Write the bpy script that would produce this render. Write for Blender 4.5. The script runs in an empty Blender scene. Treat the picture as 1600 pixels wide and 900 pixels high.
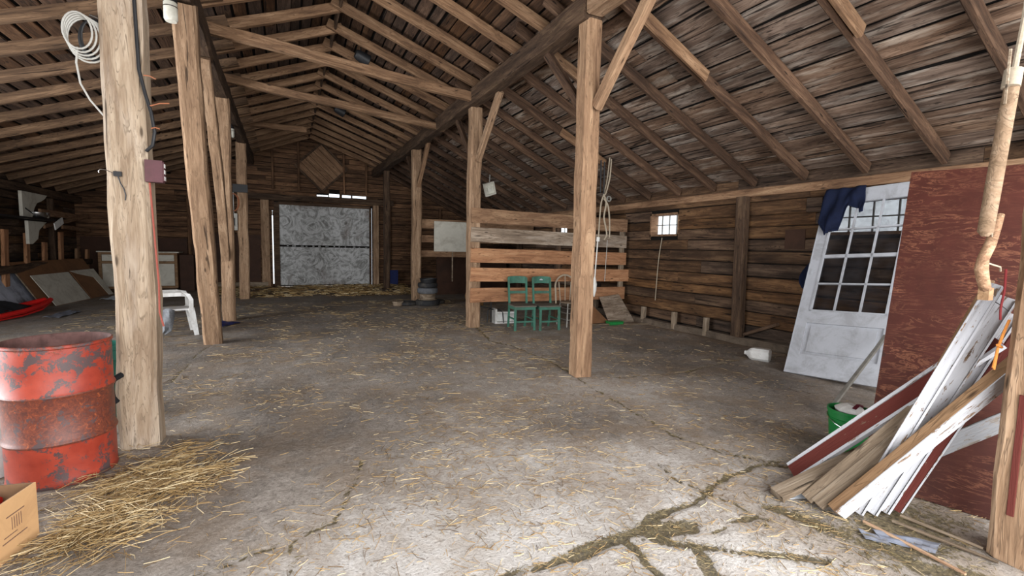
import bpy, math, random
import numpy as np
from mathutils import Vector, Matrix

random.seed(7)
rng = np.random.default_rng(11)
S = bpy.context.scene
col = S.collection
PI = math.pi

# ------------------------------------------------------------------ camera
YAW, PITCH, ROLL = 0.46, 0.0854, 0.0206
cd = bpy.data.cameras.new('camera')
cd.lens = 720 / 1600 * 36
cd.sensor_width = 36
cd.clip_start = 0.02
cam = bpy.data.objects.new('camera', cd)
col.objects.link(cam)
cy, sy, cp, sp = math.cos(YAW), math.sin(YAW), math.cos(PITCH), math.sin(PITCH)
fwd = Vector((sy * cp, cy * cp, -sp))
rt = Vector((cy, -sy, 0))
up = rt.cross(fwd)
r2 = rt * math.cos(ROLL) + up * math.sin(ROLL)
u2 = -rt * math.sin(ROLL) + up * math.cos(ROLL)
cam.matrix_world = Matrix(((r2.x, u2.x, -fwd.x, 0), (r2.y, u2.y, -fwd.y, 0), (r2.z, u2.z, -fwd.z, 1.5), (0, 0, 0, 1)))
S.camera = cam

# ------------------------------------------------------------------ daylight
S.view_settings.view_transform = 'Standard'
S.view_settings.look = 'None'
S.view_settings.gamma = 1
S.view_settings.use_curve_mapping = False
S.view_settings.exposure = 0.0
S.cycles.use_denoising = True
S.cycles.max_bounces = 8
S.cycles.diffuse_bounces = 6
S.cycles.sample_clamp_indirect = 6

w = bpy.data.worlds.new('sky')
S.world = w
w.use_nodes = True
bg = w.node_tree.nodes['Background']
bg.inputs[0].default_value = (0.86, 0.93, 1.0, 1)
bg.inputs[1].default_value = 2.2


def area(name, loc, direction, sx, sz, power, color):
    L = bpy.data.lights.new(name, 'AREA')
    L.shape = 'RECTANGLE'
    L.size, L.size_y = sx, sz
    L.energy = power
    L.color = color
    o = bpy.data.objects.new(name, L)
    col.objects.link(o)
    o.location = loc
    o.rotation_euler = Vector(direction).to_track_quat('-Z', 'Y').to_euler()
    return o


# daylight coming through the open doorway behind the camera, plus an added fill light at an unseen left opening
area('doorway_daylight', (1.9, -2.1, 2.2), (0, 1, 0.0), 8.0, 4.2, 880, (1.0, 0.985, 0.97))
area('left_fill_light', (-5.35, 5.4, 1.5), (1, 0.0, 0.0), 5.0, 2.2, 620, (0.96, 0.98, 1.0))

# ------------------------------------------------------------------ helpers


class MB:
    def __init__(s):
        s.v, s.f = [], []

    def add(s, v, f, M=None):
        n = len(s.v)
        s.v += [tuple(M @ Vector(p)) if M is not None else tuple(p) for p in v]
        s.f += [tuple(i + n for i in q) for q in f]
        return s

    def box(s, x0, y0, z0, x1, y1, z1, M=None):
        v = [(x0, y0, z0), (x1, y0, z0), (x1, y1, z0), (x0, y1, z0), (x0, y0, z1), (x1, y0, z1), (x1, y1, z1), (x0, y1, z1)]
        return s.add(v, [(0, 3, 2, 1), (4, 5, 6, 7), (0, 1, 5, 4), (1, 2, 6, 5), (2, 3, 7, 6), (3, 0, 4, 7)], M)

    def cbox(s, x0, y0, z0, x1, y1, z1, c=0.01, M=None):
        """box with chamfered long (x) edges and slightly uneven"""
        ring = [(y0 + c, z0), (y1 - c, z0), (y1, z0 + c), (y1, z1 - c), (y1 - c, z1), (y0 + c, z1), (y0, z1 - c), (y0, z0 + c)]
        v = [(x0, a, b) for a, b in ring] + [(x1, a, b) for a, b in ring]
        f = [(i, (i + 1) % 8, (i + 1) % 8 + 8, i + 8) for i in range(8)] + [tuple(range(7, -1, -1)), tuple(range(8, 16))]
        return s.add(v, f, M)

    def prism(s, poly, z0, z1, M=None):
        n = len(poly)
        v = [(a, b, z0) for a, b in poly] + [(a, b, z1) for a, b in poly]
        f = [(i, (i + 1) % n, (i + 1) % n + n, i + n) for i in range(n)] + [tuple(range(n - 1, -1, -1)), tuple(range(n, 2 * n))]
        return s.add(v, f, M)

    def lathe(s, prof, seg=24, M=None, wob=0.0):
        v, f = [], []
        for r, z in prof:
            for k in range(seg):
                a = 2 * PI * k / seg
                rr = r * (1 + wob * math.sin(3 * a + z * 9) + wob * .6 * math.sin(7 * a + z * 23))
                v.append((rr * math.cos(a), rr * math.sin(a), z))
        for i in range(len(prof) - 1):
            for k in range(seg):
                a, b = i * seg + k, i * seg + (k + 1) % seg
                f.append((a, b, b + seg, a + seg))
        return s.add(v, f, M)

    def tube(s, pts, r, seg=8, M=None, cap=True):
        pts = [Vector(p) for p in pts]
        n = len(pts)
        rs = r if isinstance(r, (list, tuple)) else [r] * n
        v, f = [], []
        prev = None
        for i, p in enumerate(pts):
            d = (pts[min(i + 1, n - 1)] - pts[max(i - 1, 0)]).normalized()
            if prev is None:
                a = Vector((0, 0, 1)) if abs(d.z) < .9 else Vector((1, 0, 0))
                x = d.cross(a).normalized()
            else:
                x = (prev - d * prev.dot(d))
                x = x.normalized() if x.length > 1e-6 else d.orthogonal().normalized()
            prev = x
            y = d.cross(x)
            for k in range(seg):
                t = 2 * PI * k / seg
                v.append(p + (x * math.cos(t) + y * math.sin(t)) * rs[i])
        for i in range(n - 1):
            for k in range(seg):
                a, b = i * seg + k, i * seg + (k + 1) % seg
                f.append((a, b, b + seg, a + seg))
        if cap:
            f.append(tuple(range(seg - 1, -1, -1)))
            f.append(tuple(range((n - 1) * seg, n * seg)))
        return s.add(v, f, M)

    def band(s, pts, wd, th, side, M=None):
        """flat bar swept along pts; side = direction of its width"""
        pts = [Vector(p) for p in pts]
        n = len(pts)
        side = Vector(side).normalized()
        ws = wd if isinstance(wd, (list, tuple)) else [wd] * n
        v, f = [], []
        for i, p in enumerate(pts):
            d = (pts[min(i + 1, n - 1)] - pts[max(i - 1, 0)]).normalized()
            x = (side - d * side.dot(d)).normalized()
            y = d.cross(x)
            for a, b in ((-1, -1), (1, -1), (1, 1), (-1, 1)):
                v.append(p + x * a * ws[i] / 2 + y * b * th / 2)
        for i in range(n - 1):
            for k in range(4):
                a, b = i * 4 + k, i * 4 + (k + 1) % 4
                f.append((a, b, b + 4, a + 4))
        f += [(3, 2, 1, 0), tuple((n - 1) * 4 + k for k in range(4))]
        return s.add(v, f, M)

    def build(s, name, mat, parent=None, smooth=False):
        me = bpy.data.meshes.new(name)
        me.from_pydata([tuple(p) for p in s.v], [], s.f)
        me.update()
        if smooth:
            me.polygons.foreach_set('use_smooth', [True] * len(me.polygons))
            try:
                me.set_sharp_from_angle(angle=math.radians(40))
            except Exception:
                pass
        if mat:
            me.materials.append(mat)
        o = bpy.data.objects.new(name, me)
        col.objects.link(o)
        if parent is not None:
            o.parent = parent
        return o


def tag(o, label=None, cat=None, group=None, kind=None):
    if label:
        o['label'] = label
    if cat:
        o['category'] = cat
    if group:
        o['group'] = group
    if kind:
        o['kind'] = kind
    return o


def thing(name, label=None, cat=None, loc=(0, 0, 0), rz=0, group=None, kind=None):
    o = bpy.data.objects.new(name, None)
    o.empty_display_size = .1
    col.objects.link(o)
    o.location = loc
    o.rotation_euler = (0, 0, rz)
    return tag(o, label, cat, group, kind)


def frame(p0, p1, hint=(0, 0, 1)):
    """matrix with local X along p0->p1 and local Z near hint, origin at p0"""
    p0, p1 = Vector(p0), Vector(p1)
    x = (p1 - p0).normalized()
    h = Vector(hint)
    z = (h - x * h.dot(x)).normalized()
    y = z.cross(x)
    return Matrix(((x.x, y.x, z.x, p0.x), (x.y, y.y, z.y, p0.y), (x.z, y.z, z.z, p0.z), (0, 0, 0, 1))), (p1 - p0).length


def rough_bar(L, wy, wz, jit=.004, ch=.012, seg=.35, round_=False, taper=0):
    """hewn timber along local X, centred on the axis"""
    n = max(2, int(L / seg) + 1)
    m = MB()
    a, b = wy / 2, wz / 2
    ring = [(-a + ch, -b), (a - ch, -b), (a, -b + ch), (a, b - ch), (a - ch, b), (-a + ch, b), (-a, b - ch), (-a, -b + ch)]
    k = len(ring)
    v, f = [], []
    oy = oz = 0
    for i in range(n + 1):
        x = L * i / n
        oy = oy * .7 + random.uniform(-jit, jit)
        oz = oz * .7 + random.uniform(-jit, jit)
        sc = 1 - taper * i / n
        for (yy, zz) in ring:
            v.append((x + (random.uniform(-jit, jit) if i in (0, n) else 0), yy * sc + oy + random.uniform(-jit, jit) * .6, zz * sc + oz + random.uniform(-jit, jit) * .6))
    for i in range(n):
        for j in range(k):
            p, q = i * k + j, i * k + (j + 1) % k
            f.append((p, q, q + k, p + k))
    f.append(tuple(range(k - 1, -1, -1)))
    f.append(tuple(range(n * k, n * k + k)))
    return m.add(v, f)


def beam(name, p0, p1, wy, wz, mat, hint=(0, 0, 1), parent=None, **kw):
    M, L = frame(p0, p1, hint)
    o = rough_bar(L, wy, wz, **kw).build(name, mat, parent)
    o.matrix_world = M
    if parent is not None:
        o.matrix_parent_inverse = Matrix.Identity(4)
        o.matrix_basis = parent.matrix_basis.inverted() @ M
    return o


def place(o, M):
    o.matrix_basis = M
    return o


# ------------------------------------------------------------------ materials
class NT:
    def __init__(s, name):
        s.m = bpy.data.materials.new(name)
        s.m.use_nodes = True
        s.t = s.m.node_tree
        s.b = s.t.nodes['Principled BSDF']
        s.b.inputs['Roughness'].default_value = .8
        s.b.inputs['Specular IOR Level'].default_value = .25

    def n(s, typ, **kw):
        o = s.t.nodes.new(typ)
        for k, v in kw.items():
            if k in [i.name for i in o.inputs]:
                o.inputs[k].default_value = v
            else:
                setattr(o, k, v)
        return o

    def l(s, a, b):
        s.t.links.new(a, b)

    def ramp(s, fac, stops, interp='LINEAR'):
        r = s.t.nodes.new('ShaderNodeValToRGB')
        r.color_ramp.interpolation = interp
        e = r.color_ramp.elements
        while len(e) < len(stops):
            e.new(.5)
        for i, (p, c) in enumerate(stops):
            e[i].position = p
            e[i].color = (*c, 1) if isinstance(c, (tuple, list)) else (c, c, c, 1)
        s.l(fac, r.inputs[0])
        return r.outputs[0]

    def mix(s, fac, a, b, mode='MIX'):
        o = s.t.nodes.new('ShaderNodeMix')
        o.data_type = 'RGBA'
        o.blend_type = mode
        for v, i in ((fac, 0), (a, 6), (b, 7)):
            if hasattr(v, 'is_linked') or hasattr(v, 'links'):
                s.l(v, o.inputs[i])
            elif i == 0:
                o.inputs[0].default_value = v
            else:
                o.inputs[i].default_value = (*v, 1)
        return o.outputs[2]

    def math(s, op, a, b=None):
        o = s.t.nodes.new('ShaderNodeMath')
        o.operation = op
        for v, i in ((a, 0), (b, 1)):
            if v is None:
                continue
            if hasattr(v, 'links'):
                s.l(v, o.inputs[i])
            else:
                o.inputs[i].default_value = v
        return o.outputs[0]

    def coords(s, scale=(1, 1, 1), island=True, loc=None):
        tc = s.n('ShaderNodeTexCoord')
        src = tc.outputs['Object']
        oi = s.n('ShaderNodeObjectInfo')
        rnd = oi.outputs['Random']
        if island:
            g = s.n('ShaderNodeNewGeometry')
            rnd = s.math('FRACT', s.math('ADD', s.math('MULTIPLY', g.outputs['Random Per Island'], 1.0), rnd))
        s.rnd = rnd
        sc = s.n('ShaderNodeVectorMath', operation='SCALE')
        cmb = s.n('ShaderNodeCombineXYZ')
        for i, k in enumerate((53.0, 31.0, 17.0)):
            s.l(s.math('MULTIPLY', rnd, k), cmb.inputs[i])
        ad = s.n('ShaderNodeVectorMath', operation='ADD')
        s.l(src, ad.inputs[0])
        s.l(cmb.outputs[0], ad.inputs[1])
        s.base = ad.outputs[0]
        return s.scaled(scale)

    def scaled(s, scale):
        mp = s.n('ShaderNodeVectorMath', operation='MULTIPLY')
        s.l(s.base, mp.inputs[0])
        mp.inputs[1].default_value = scale
        return mp.outputs[0]

    def noise(s, vec, scale=1, detail=5, rough=.6, dist=0):
        o = s.n('ShaderNodeTexNoise')
        o.inputs['Scale'].default_value = scale
        o.inputs['Detail'].default_value = detail
        o.inputs['Roughness'].default_value = rough
        o.inputs['Distortion'].default_value = dist
        s.l(vec, o.inputs['Vector'])
        return o.outputs[0]

    def bump(s, h, strength=.5, dist=.01):
        o = s.n('ShaderNodeBump')
        o.inputs['Strength'].default_value = strength
        o.inputs['Distance'].default_value = dist
        s.l(h, o.inputs['Height'])
        s.l(o.outputs[0], s.b.inputs['Normal'])

    def color(s, c):
        s.l(c, s.b.inputs['Base Color'])


def srgb(r, g, b):
    f = lambda c: (c / 255 / 12.92) if c / 255 <= .04045 else ((c / 255 + .055) / 1.055) ** 2.4
    return (f(r), f(g), f(b))


def wood(name, dark, mid, light, var=.35, knots=True, crack=.66, paint=None, paint_cover=.5, blotch=.35, pale=0, sc=1.0, huevar=.0, lines=.75):
    t = NT(name)
    v = t.coords((1.0 * sc, 9 * sc, 9 * sc))
    g1 = t.noise(v, 1.0, 4, .55, .9)
    g2 = t.noise(t.scaled((3.5 * sc, 40 * sc, 40 * sc)), 1.0, 5, .65, .5)
    c = t.ramp(t.math('ADD', t.math('MULTIPLY', g1, .55), t.math('MULTIPLY', g2, .45)), [(.34, dark), (.5, mid), (.66, light)])
    big = t.noise(t.scaled((1.1, 3.5, 3.5)), 1.1, 3, .55)
    c = t.mix(t.ramp(big, [(.38, 0.0), (.72, blotch)]), c, dark)
    if pale:
        pn = t.noise(t.scaled((.9, 5, 5)), 1.4, 4, .6)
        c = t.mix(t.ramp(pn, [(.52, 0.0), (.66, pale)]), c, srgb(186, 172, 158))
    # growth-ring contours: thin dark lines that follow the grain and swirl round knots
    rg = t.math('ABSOLUTE', t.math('SUBTRACT', t.math('FRACT', t.math('MULTIPLY', g1, 9.0)), .5))
    lm = t.math('MULTIPLY', t.ramp(rg, [(.0, 1.0), (.13, .0)]), t.ramp(g2, [(.4, .25), (.6, 1.0)]))
    c = t.mix(t.math('MULTIPLY', lm, lines), c, tuple(x * .5 for x in dark))
    ck = t.noise(t.scaled((1.3, 22, 22)), 1.0, 3, .55, .5)
    ckm = t.ramp(ck, [(crack, 0.0), (crack + .035, 1.0)])
    c = t.mix(t.math('MULTIPLY', ckm, .85), c, tuple(x * .22 for x in dark))
    if knots:
        vo = t.n('ShaderNodeTexVoronoi')
        vo.inputs['Scale'].default_value = 1.0
        t.l(t.scaled((2.6, 9, 9)), vo.inputs['Vector'])
        km = t.ramp(vo.outputs['Distance'], [(.06, 1.0), (.13, 0.0)])
        c = t.mix(t.math('MULTIPLY', km, .85), c, tuple(x * .3 for x in dark))
    hsv = t.n('ShaderNodeHueSaturation')
    t.l(t.math('ADD', t.math('MULTIPLY', t.rnd, var * 2), 1 - var), hsv.inputs['Value'])
    hsv.inputs['Saturation'].default_value = .9
    hsv.inputs['Hue'].default_value = .506
    if huevar:
        r2_ = t.math('FRACT', t.math('MULTIPLY', t.rnd, 7.31))
        t.l(t.math('ADD', t.math('MULTIPLY', r2_, huevar * 2), .9 - huevar), hsv.inputs['Saturation'])
    t.l(c, hsv.inputs['Color'])
    c = hsv.outputs[0]
    if paint:
        pn = t.noise(t.scaled((5, 26, 26)), 1.6, 6, .72, .5)
        pm = t.ramp(pn, [(paint_cover - .012, 1.0), (paint_cover + .012, 0.0)])
        c = t.mix(pm, c, paint)
    t.color(c)
    h = t.math('SUBTRACT', t.math('ADD', t.math('MULTIPLY', g1, .5), g2), t.math('ADD', t.math('MULTIPLY', ckm, .9), t.math('MULTIPLY', lm, .25)))
    t.bump(h, .8, .006)
    t.b.inputs['Roughness'].default_value = .85
    return t.m


def plain(name, c, rough=.6, var=.15, scale=20, dirt=None, dirt_amt=.4, metal=0, spec=.3):
    t = NT(name)
    v = t.coords((scale, scale, scale), island=False)
    n = t.noise(v, 1, 6, .65)
    cc = t.ramp(n, [(.3, tuple(x * (1 - var) for x in c)), (.7, tuple(min(1, x * (1 + var)) for x in c))])
    if dirt:
        d = t.noise(t.scaled((scale * .35,) * 3), 1, 7, .72, .6)
        cc = t.mix(t.ramp(d, [(.48, 0.0), (.62, dirt_amt)]), cc, dirt)
    t.color(cc)
    t.b.inputs['Roughness'].default_value = rough
    t.b.inputs['Metallic'].default_value = metal
    t.b.inputs['Specular IOR Level'].default_value = spec
    t.bump(n, .25, .003)
    return t.m


W = {}
W['post'] = wood('weathered_post_wood', srgb(118, 94, 74), srgb(152, 130, 108), srgb(182, 162, 140), var=.04, crack=.67, blotch=.35, pale=.35, sc=1.3)
W['post_mid'] = wood('brown_post_wood', srgb(100, 72, 52), srgb(146, 112, 84), srgb(180, 146, 116), var=.08, crack=.67, blotch=.4, sc=1.2)
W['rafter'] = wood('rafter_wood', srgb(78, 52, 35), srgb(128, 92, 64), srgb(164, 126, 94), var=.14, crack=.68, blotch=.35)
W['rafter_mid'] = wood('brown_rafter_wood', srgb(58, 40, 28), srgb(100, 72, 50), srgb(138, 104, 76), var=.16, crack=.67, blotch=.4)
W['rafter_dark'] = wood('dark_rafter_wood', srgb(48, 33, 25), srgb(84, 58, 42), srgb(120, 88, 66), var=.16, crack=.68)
W['beam_dark'] = wood('dark_beam_wood', srgb(44, 31, 23), srgb(78, 56, 41), srgb(112, 86, 64), var=.1, crack=.67)
W['roof'] = wood('roof_board_wood', srgb(62, 44, 34), srgb(118, 92, 76), srgb(158, 132, 114), var=.17, crack=.6, blotch=.55, pale=.5, huevar=.15, lines=.8)
W['roof_brown'] = wood('brown_roof_board_wood', srgb(44, 30, 22), srgb(80, 55, 40), srgb(112, 82, 62), var=.3, crack=.64, blotch=.55, huevar=.2)
W['wall'] = wood('wall_board_wood', srgb(40, 27, 19), srgb(92, 65, 46), srgb(132, 99, 72), var=.3, crack=.64, blotch=.7, huevar=.2)
W['gable'] = wood('gable_board_wood', srgb(44, 27, 18), srgb(100, 66, 42), srgb(140, 98, 66), var=.28, crack=.66, blotch=.5)
W['black'] = plain('black_gap', srgb(16, 12, 9), .95, .1)
W['fence'] = wood('fence_board_wood', srgb(114, 70, 44), srgb(164, 108, 70), srgb(192, 140, 98), var=.12, crack=.7, blotch=.25)
W['fence_grey'] = wood('grey_fence_board_wood', srgb(86, 70, 58), srgb(140, 120, 102), srgb(186, 168, 150), var=.08, crack=.66, blotch=.3, pale=.4)
W['fence_brown'] = wood('brown_fence_board_wood', srgb(86, 58, 40), srgb(136, 98, 70), srgb(172, 134, 100), var=.08, crack=.68, blotch=.3)
W['weathered'] = wood('weathered_grey_wood', srgb(82, 66, 52), srgb(134, 114, 94), srgb(176, 158, 138), var=.12, crack=.63, blotch=.35)
W['tan'] = wood('fresh_tan_wood', srgb(108, 76, 50), srgb(138, 102, 70), srgb(160, 124, 90), var=.06, crack=.72, blotch=.15)
W['white_board'] = wood('white_painted_wood', srgb(90, 66, 50), srgb(140, 112, 90), srgb(176, 150, 124), var=.03, crack=.7, paint=srgb(186, 187, 192), paint_cover=.59)
W['red_board'] = wood('dark_red_painted_wood', srgb(80, 56, 44), srgb(130, 104, 86), srgb(176, 160, 146), var=.03, crack=.74, paint=srgb(92, 42, 36), paint_cover=.66)
W['grey_board'] = wood('grey_white_painted_wood', srgb(70, 60, 52), srgb(110, 100, 92), srgb(150, 142, 134), var=.03, paint=srgb(124, 125, 128), paint_cover=.54)
W['post_r'] = wood('warm_post_wood', srgb(108, 76, 54), srgb(152, 114, 84), srgb(184, 146, 112), var=.04, crack=.66, blotch=.4, sc=1.2)
W['stick'] = wood('barked_stick_wood', srgb(104, 72, 50), srgb(158, 118, 88), srgb(196, 160, 128), var=.04, crack=.7, sc=1.5)
W['handle'] = wood('smooth_handle_wood', srgb(104, 80, 58), srgb(132, 104, 80), srgb(154, 128, 104), var=.03, crack=.76, knots=False, blotch=.15)
W['white_plastic'] = plain('white_plastic', srgb(222, 222, 220), .45, .05, 12, srgb(130, 120, 105), .35)
W['white_paint'] = plain('dirty_white_paint', srgb(178, 181, 188), .55, .05, 9, srgb(110, 106, 104), .35)
W['cream'] = plain('cream_painted_panel', srgb(196, 192, 180), .6, .06, 7, srgb(120, 104, 84), .35)
W['black_plastic'] = plain('black_plastic', srgb(30, 30, 32), .5, .2)
W['rubber'] = plain('tyre_rubber', srgb(40, 40, 42), .8, .25, 12, srgb(100, 92, 80), .4)
W['grey_rubber'] = plain('grey_dusty_rubber', srgb(92, 94, 98), .8, .2, 12, srgb(70, 66, 60), .4)
W['grey_metal'] = plain('dull_grey_metal', srgb(140, 138, 132), .5, .12, 14, srgb(90, 76, 62), .3, metal=.3)
W['steel'] = plain('shiny_steel', srgb(190, 190, 190), .25, .05, 14, metal=1.0)
W['green_paint'] = plain('green_chair_paint', srgb(56, 104, 88), .6, .14, 14, srgb(60, 66, 54), .5)
W['seat_grey'] = plain('worn_grey_seat', srgb(98, 90, 82), .7, .2, 14, srgb(60, 78, 68), .5)
W['green_plastic'] = plain('green_plastic', srgb(32, 122, 60), .42, .06, 10, srgb(60, 110, 66), .25)
W['blue_cloth'] = plain('navy_blue_cloth', srgb(10, 20, 46), .9, .3, 14)
W['rag'] = plain('grey_rag_cloth', srgb(110, 112, 116), .9, .3, 40)
W['rope'] = plain('pale_rope', srgb(158, 146, 128), .9, .2, 60)
W['white_rope'] = plain('white_rope', srgb(214, 212, 206), .9, .1, 60)
W['red_cord'] = plain('faded_red_cord', srgb(140, 72, 60), .8, .1, 40)
W['orange_cord'] = plain('orange_twine', srgb(176, 112, 50), .8, .15, 60)
W['red_plastic'] = plain('red_plastic', srgb(190, 30, 28), .4, .1, 8, srgb(110, 40, 34), .3)
W['black_cloth'] = plain('black_cloth', srgb(24, 24, 27), .95, .3, 20)
W['dark_red'] = plain('dark_red_cord_fibre', srgb(104, 30, 32), .8, .2)
W['porcelain'] = plain('porcelain', srgb(214, 212, 200), .35, .05, 10, srgb(130, 120, 100), .3)
W['purple_box'] = plain('maroon_painted_metal', srgb(84, 48, 54), .55, .12, 16, srgb(70, 46, 44), .4)
W['copper'] = plain('copper_wire', srgb(150, 94, 66), .5, .1)
W['grey_cable'] = plain('grey_cable', srgb(160, 158, 152), .6, .1)
W['carton'] = plain('cardboard', srgb(206, 164, 118), .9, .06, 10, srgb(160, 120, 84), .3)
W['carton_in'] = plain('cardboard_inside', srgb(120, 92, 68), .9, .1, 14)
W['print'] = plain('grey_print', srgb(120, 92, 78), .9, .2, 60)
W['hardboard'] = plain('brown_hardboard', srgb(122, 86, 58), .8, .12, 6, srgb(80, 60, 46), .4)
W['dark_board'] = plain('dark_brown_panel', srgb(62, 40, 28), .75, .18, 5, srgb(34, 24, 18), .5)
W['blue_grey'] = plain('blue_grey_plastic_sheet', srgb(118, 124, 138), .5, .1, 10, srgb(110, 100, 88), .4)
W['blue_tarp'] = plain('dark_blue_tarp', srgb(22, 34, 84), .6, .2)
W['teal'] = plain('teal_plastic', srgb(40, 110, 96), .5, .1)
W['terracotta'] = plain('brown_wicker', srgb(130, 98, 62), .8, .2, 30)
W['concrete_edge'] = plain('old_footing_concrete', srgb(96, 84, 72), .95, .2, 9, srgb(50, 40, 32), .6)
W['paper'] = plain('crumpled_paper', srgb(200, 206, 214), .8, .05, 12, srgb(90, 96, 110), .35)


def glass():
    t = NT('dirty_window_glass')
    out = t.t.nodes['Material Output']
    v = t.coords((4, 4, 4), island=False)
    n = t.noise(v, 1.2, 6, .7)
    t.color(t.ramp(n, [(.4, srgb(22, 22, 24)), (.75, srgb(60, 60, 64))]))
    t.b.inputs['Roughness'].default_value = .1
    t.b.inputs['Specular IOR Level'].default_value = .6
    tr = t.n('ShaderNodeBsdfTransparent')
    mx = t.n('ShaderNodeMixShader')
    t.l(t.ramp(n, [(.4, .42), (.7, .55)]), mx.inputs[0])
    t.l(tr.outputs[0], mx.inputs[1])
    t.l(t.b.outputs[0], mx.inputs[2])
    t.l(mx.outputs[0], out.inputs[0])
    return t.m


W['glass'] = glass()


def clear_glass():
    t = NT('clear_glass')
    t.b.inputs['Base Color'].default_value = (.9, .92, .9, 1)
    t.b.inputs['Roughness'].default_value = .05
    t.b.inputs['Transmission Weight'].default_value = .85
    t.b.inputs['IOR'].default_value = 1.2
    return t.m


W['clear_glass'] = clear_glass()


def window_glass():
    t = NT('thin_dusty_pane')
    out = t.t.nodes['Material Output']
    tr = t.n('ShaderNodeBsdfTransparent')
    mx = t.n('ShaderNodeMixShader')
    mx.inputs[0].default_value = .12
    t.l(tr.outputs[0], mx.inputs[1])
    t.l(t.b.outputs[0], mx.inputs[2])
    t.l(mx.outputs[0], out.inputs[0])
    t.b.inputs['Base Color'].default_value = (.8, .8, .8, 1)
    return t.m


W['pane'] = window_glass()


def plywood(name, base, light, dark, paint_cover=.56):
    """painted sheet, paint worn off along swirling grain"""
    t = NT(name)
    v = t.coords((2.6, 10, 9), island=False)
    n = t.noise(v, 1.3, 7, .66, 1.6)
    n2 = t.noise(t.scaled((2.2, 1.6, 2)), 1.2, 3, .6, .8)
    band = t.math('ABSOLUTE', t.math('SUBTRACT', n, .5))
    worn = t.math('MULTIPLY', t.ramp(band, [(.0, 1.0), (.03, .0)]), t.ramp(n2, [(.44, .12), (.62, 1.0)]))
    c = t.ramp(t.noise(t.scaled((3, 3, 3)), 2, 6, .7), [(.3, tuple(x * .75 for x in base)), (.7, tuple(x * 1.25 for x in base))])
    c = t.mix(worn, c, light)
    dk = t.noise(t.scaled((5, 5, 5)), 1.2, 6, .75)
    c = t.mix(t.math('MULTIPLY', t.ramp(dk, [(.6, 0.0), (.66, .7)]), t.ramp(n2, [(.5, 0.0), (.6, 1.0)])), c, dark)
    t.color(c)
    t.b.inputs['Roughness'].default_value = .6
    t.bump(worn, -.3, .003)
    return t.m


W['red_ply'] = plywood('worn_red_brown_plywood', srgb(66, 32, 25), srgb(118, 76, 56), srgb(42, 30, 27))


def far_door_mat():
    t = NT('grey_weathered_plywood')
    v = t.coords((2.6, 2.6, 2.6), island=False)
    n = t.noise(v, 1.0, 9, .7, 3.0)
    c = t.ramp(n, [(.30, srgb(84, 82, 78)), (.46, srgb(150, 150, 148)), (.58, srgb(196, 196, 196)), (.75, srgb(150, 148, 144))])
    r = t.noise(t.scaled((1.2, 2.6, .9)), 1.0, 4, .6)
    c = t.mix(t.ramp(r, [(.56, 0.0), (.7, .55)]), c, srgb(82, 58, 40))
    t.color(c)
    t.bump(n, .4, .004)
    return t.m


W['far_door'] = far_door_mat()


def barrel_mat():
    t = NT('rusty_red_drum_paint')
    v = t.coords((1, 1, 1), island=False)
    tc = t.n('ShaderNodeTexCoord')
    sep = t.n('ShaderNodeSeparateXYZ')
    t.l(tc.outputs['Object'], sep.inputs[0])
    z = sep.outputs[2]
    red = t.ramp(t.noise(t.scaled((7,) * 3), 1, 5, .6), [(.3, srgb(130, 42, 28)), (.7, srgb(166, 66, 46))])
    # rust: heavy in the middle third
    zr = t.ramp(z, [(.0, .05), (.255, .0), (.262, 1.0), (.56, 1.0), (.575, .08), (.78, .15), (.86, .55)])
    n = t.noise(t.scaled((16,) * 3), 1, 8, .75, .6)
    rust = t.ramp(t.noise(t.scaled((28,) * 3), 1, 8, .8, 1.5), [(.30, srgb(48, 36, 34)), (.46, srgb(84, 48, 38)), (.58, srgb(116, 60, 40)), (.68, srgb(184, 102, 56)), (.78, srgb(216, 176, 130))])
    m1 = t.ramp(t.math('ADD', t.math('MULTIPLY', zr, .42), n), [(.72, 0.0), (.76, 1.0)])
    c = t.mix(t.math('MULTIPLY', m1, .9), red, rust)
    chip = t.noise(t.scaled((9,) * 3), 1, 9, .8, .4)
    zc = t.ramp(z, [(.02, .75), (.2, .3), (.6, .15), (.68, .6), (.76, 1.0), (.83, .6)])
    m2 = t.ramp(t.math('ADD', chip, t.math('MULTIPLY', zc, .12)), [(.59, 0.0), (.60, 1.0)])
    c = t.mix(m2, c, srgb(78, 62, 62))
    t.color(c)
    t.b.inputs['Roughness'].default_value = .5
    t.b.inputs['Specular IOR Level'].default_value = .45
    t.bump(t.math('ADD', m1, n), .3, .004)
    return t.m


W['barrel'] = barrel_mat()
W['barrel_in'] = plain('dark_rust_inside', srgb(104, 76, 72), .8, .3, 14, srgb(60, 40, 38), .5)


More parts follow.
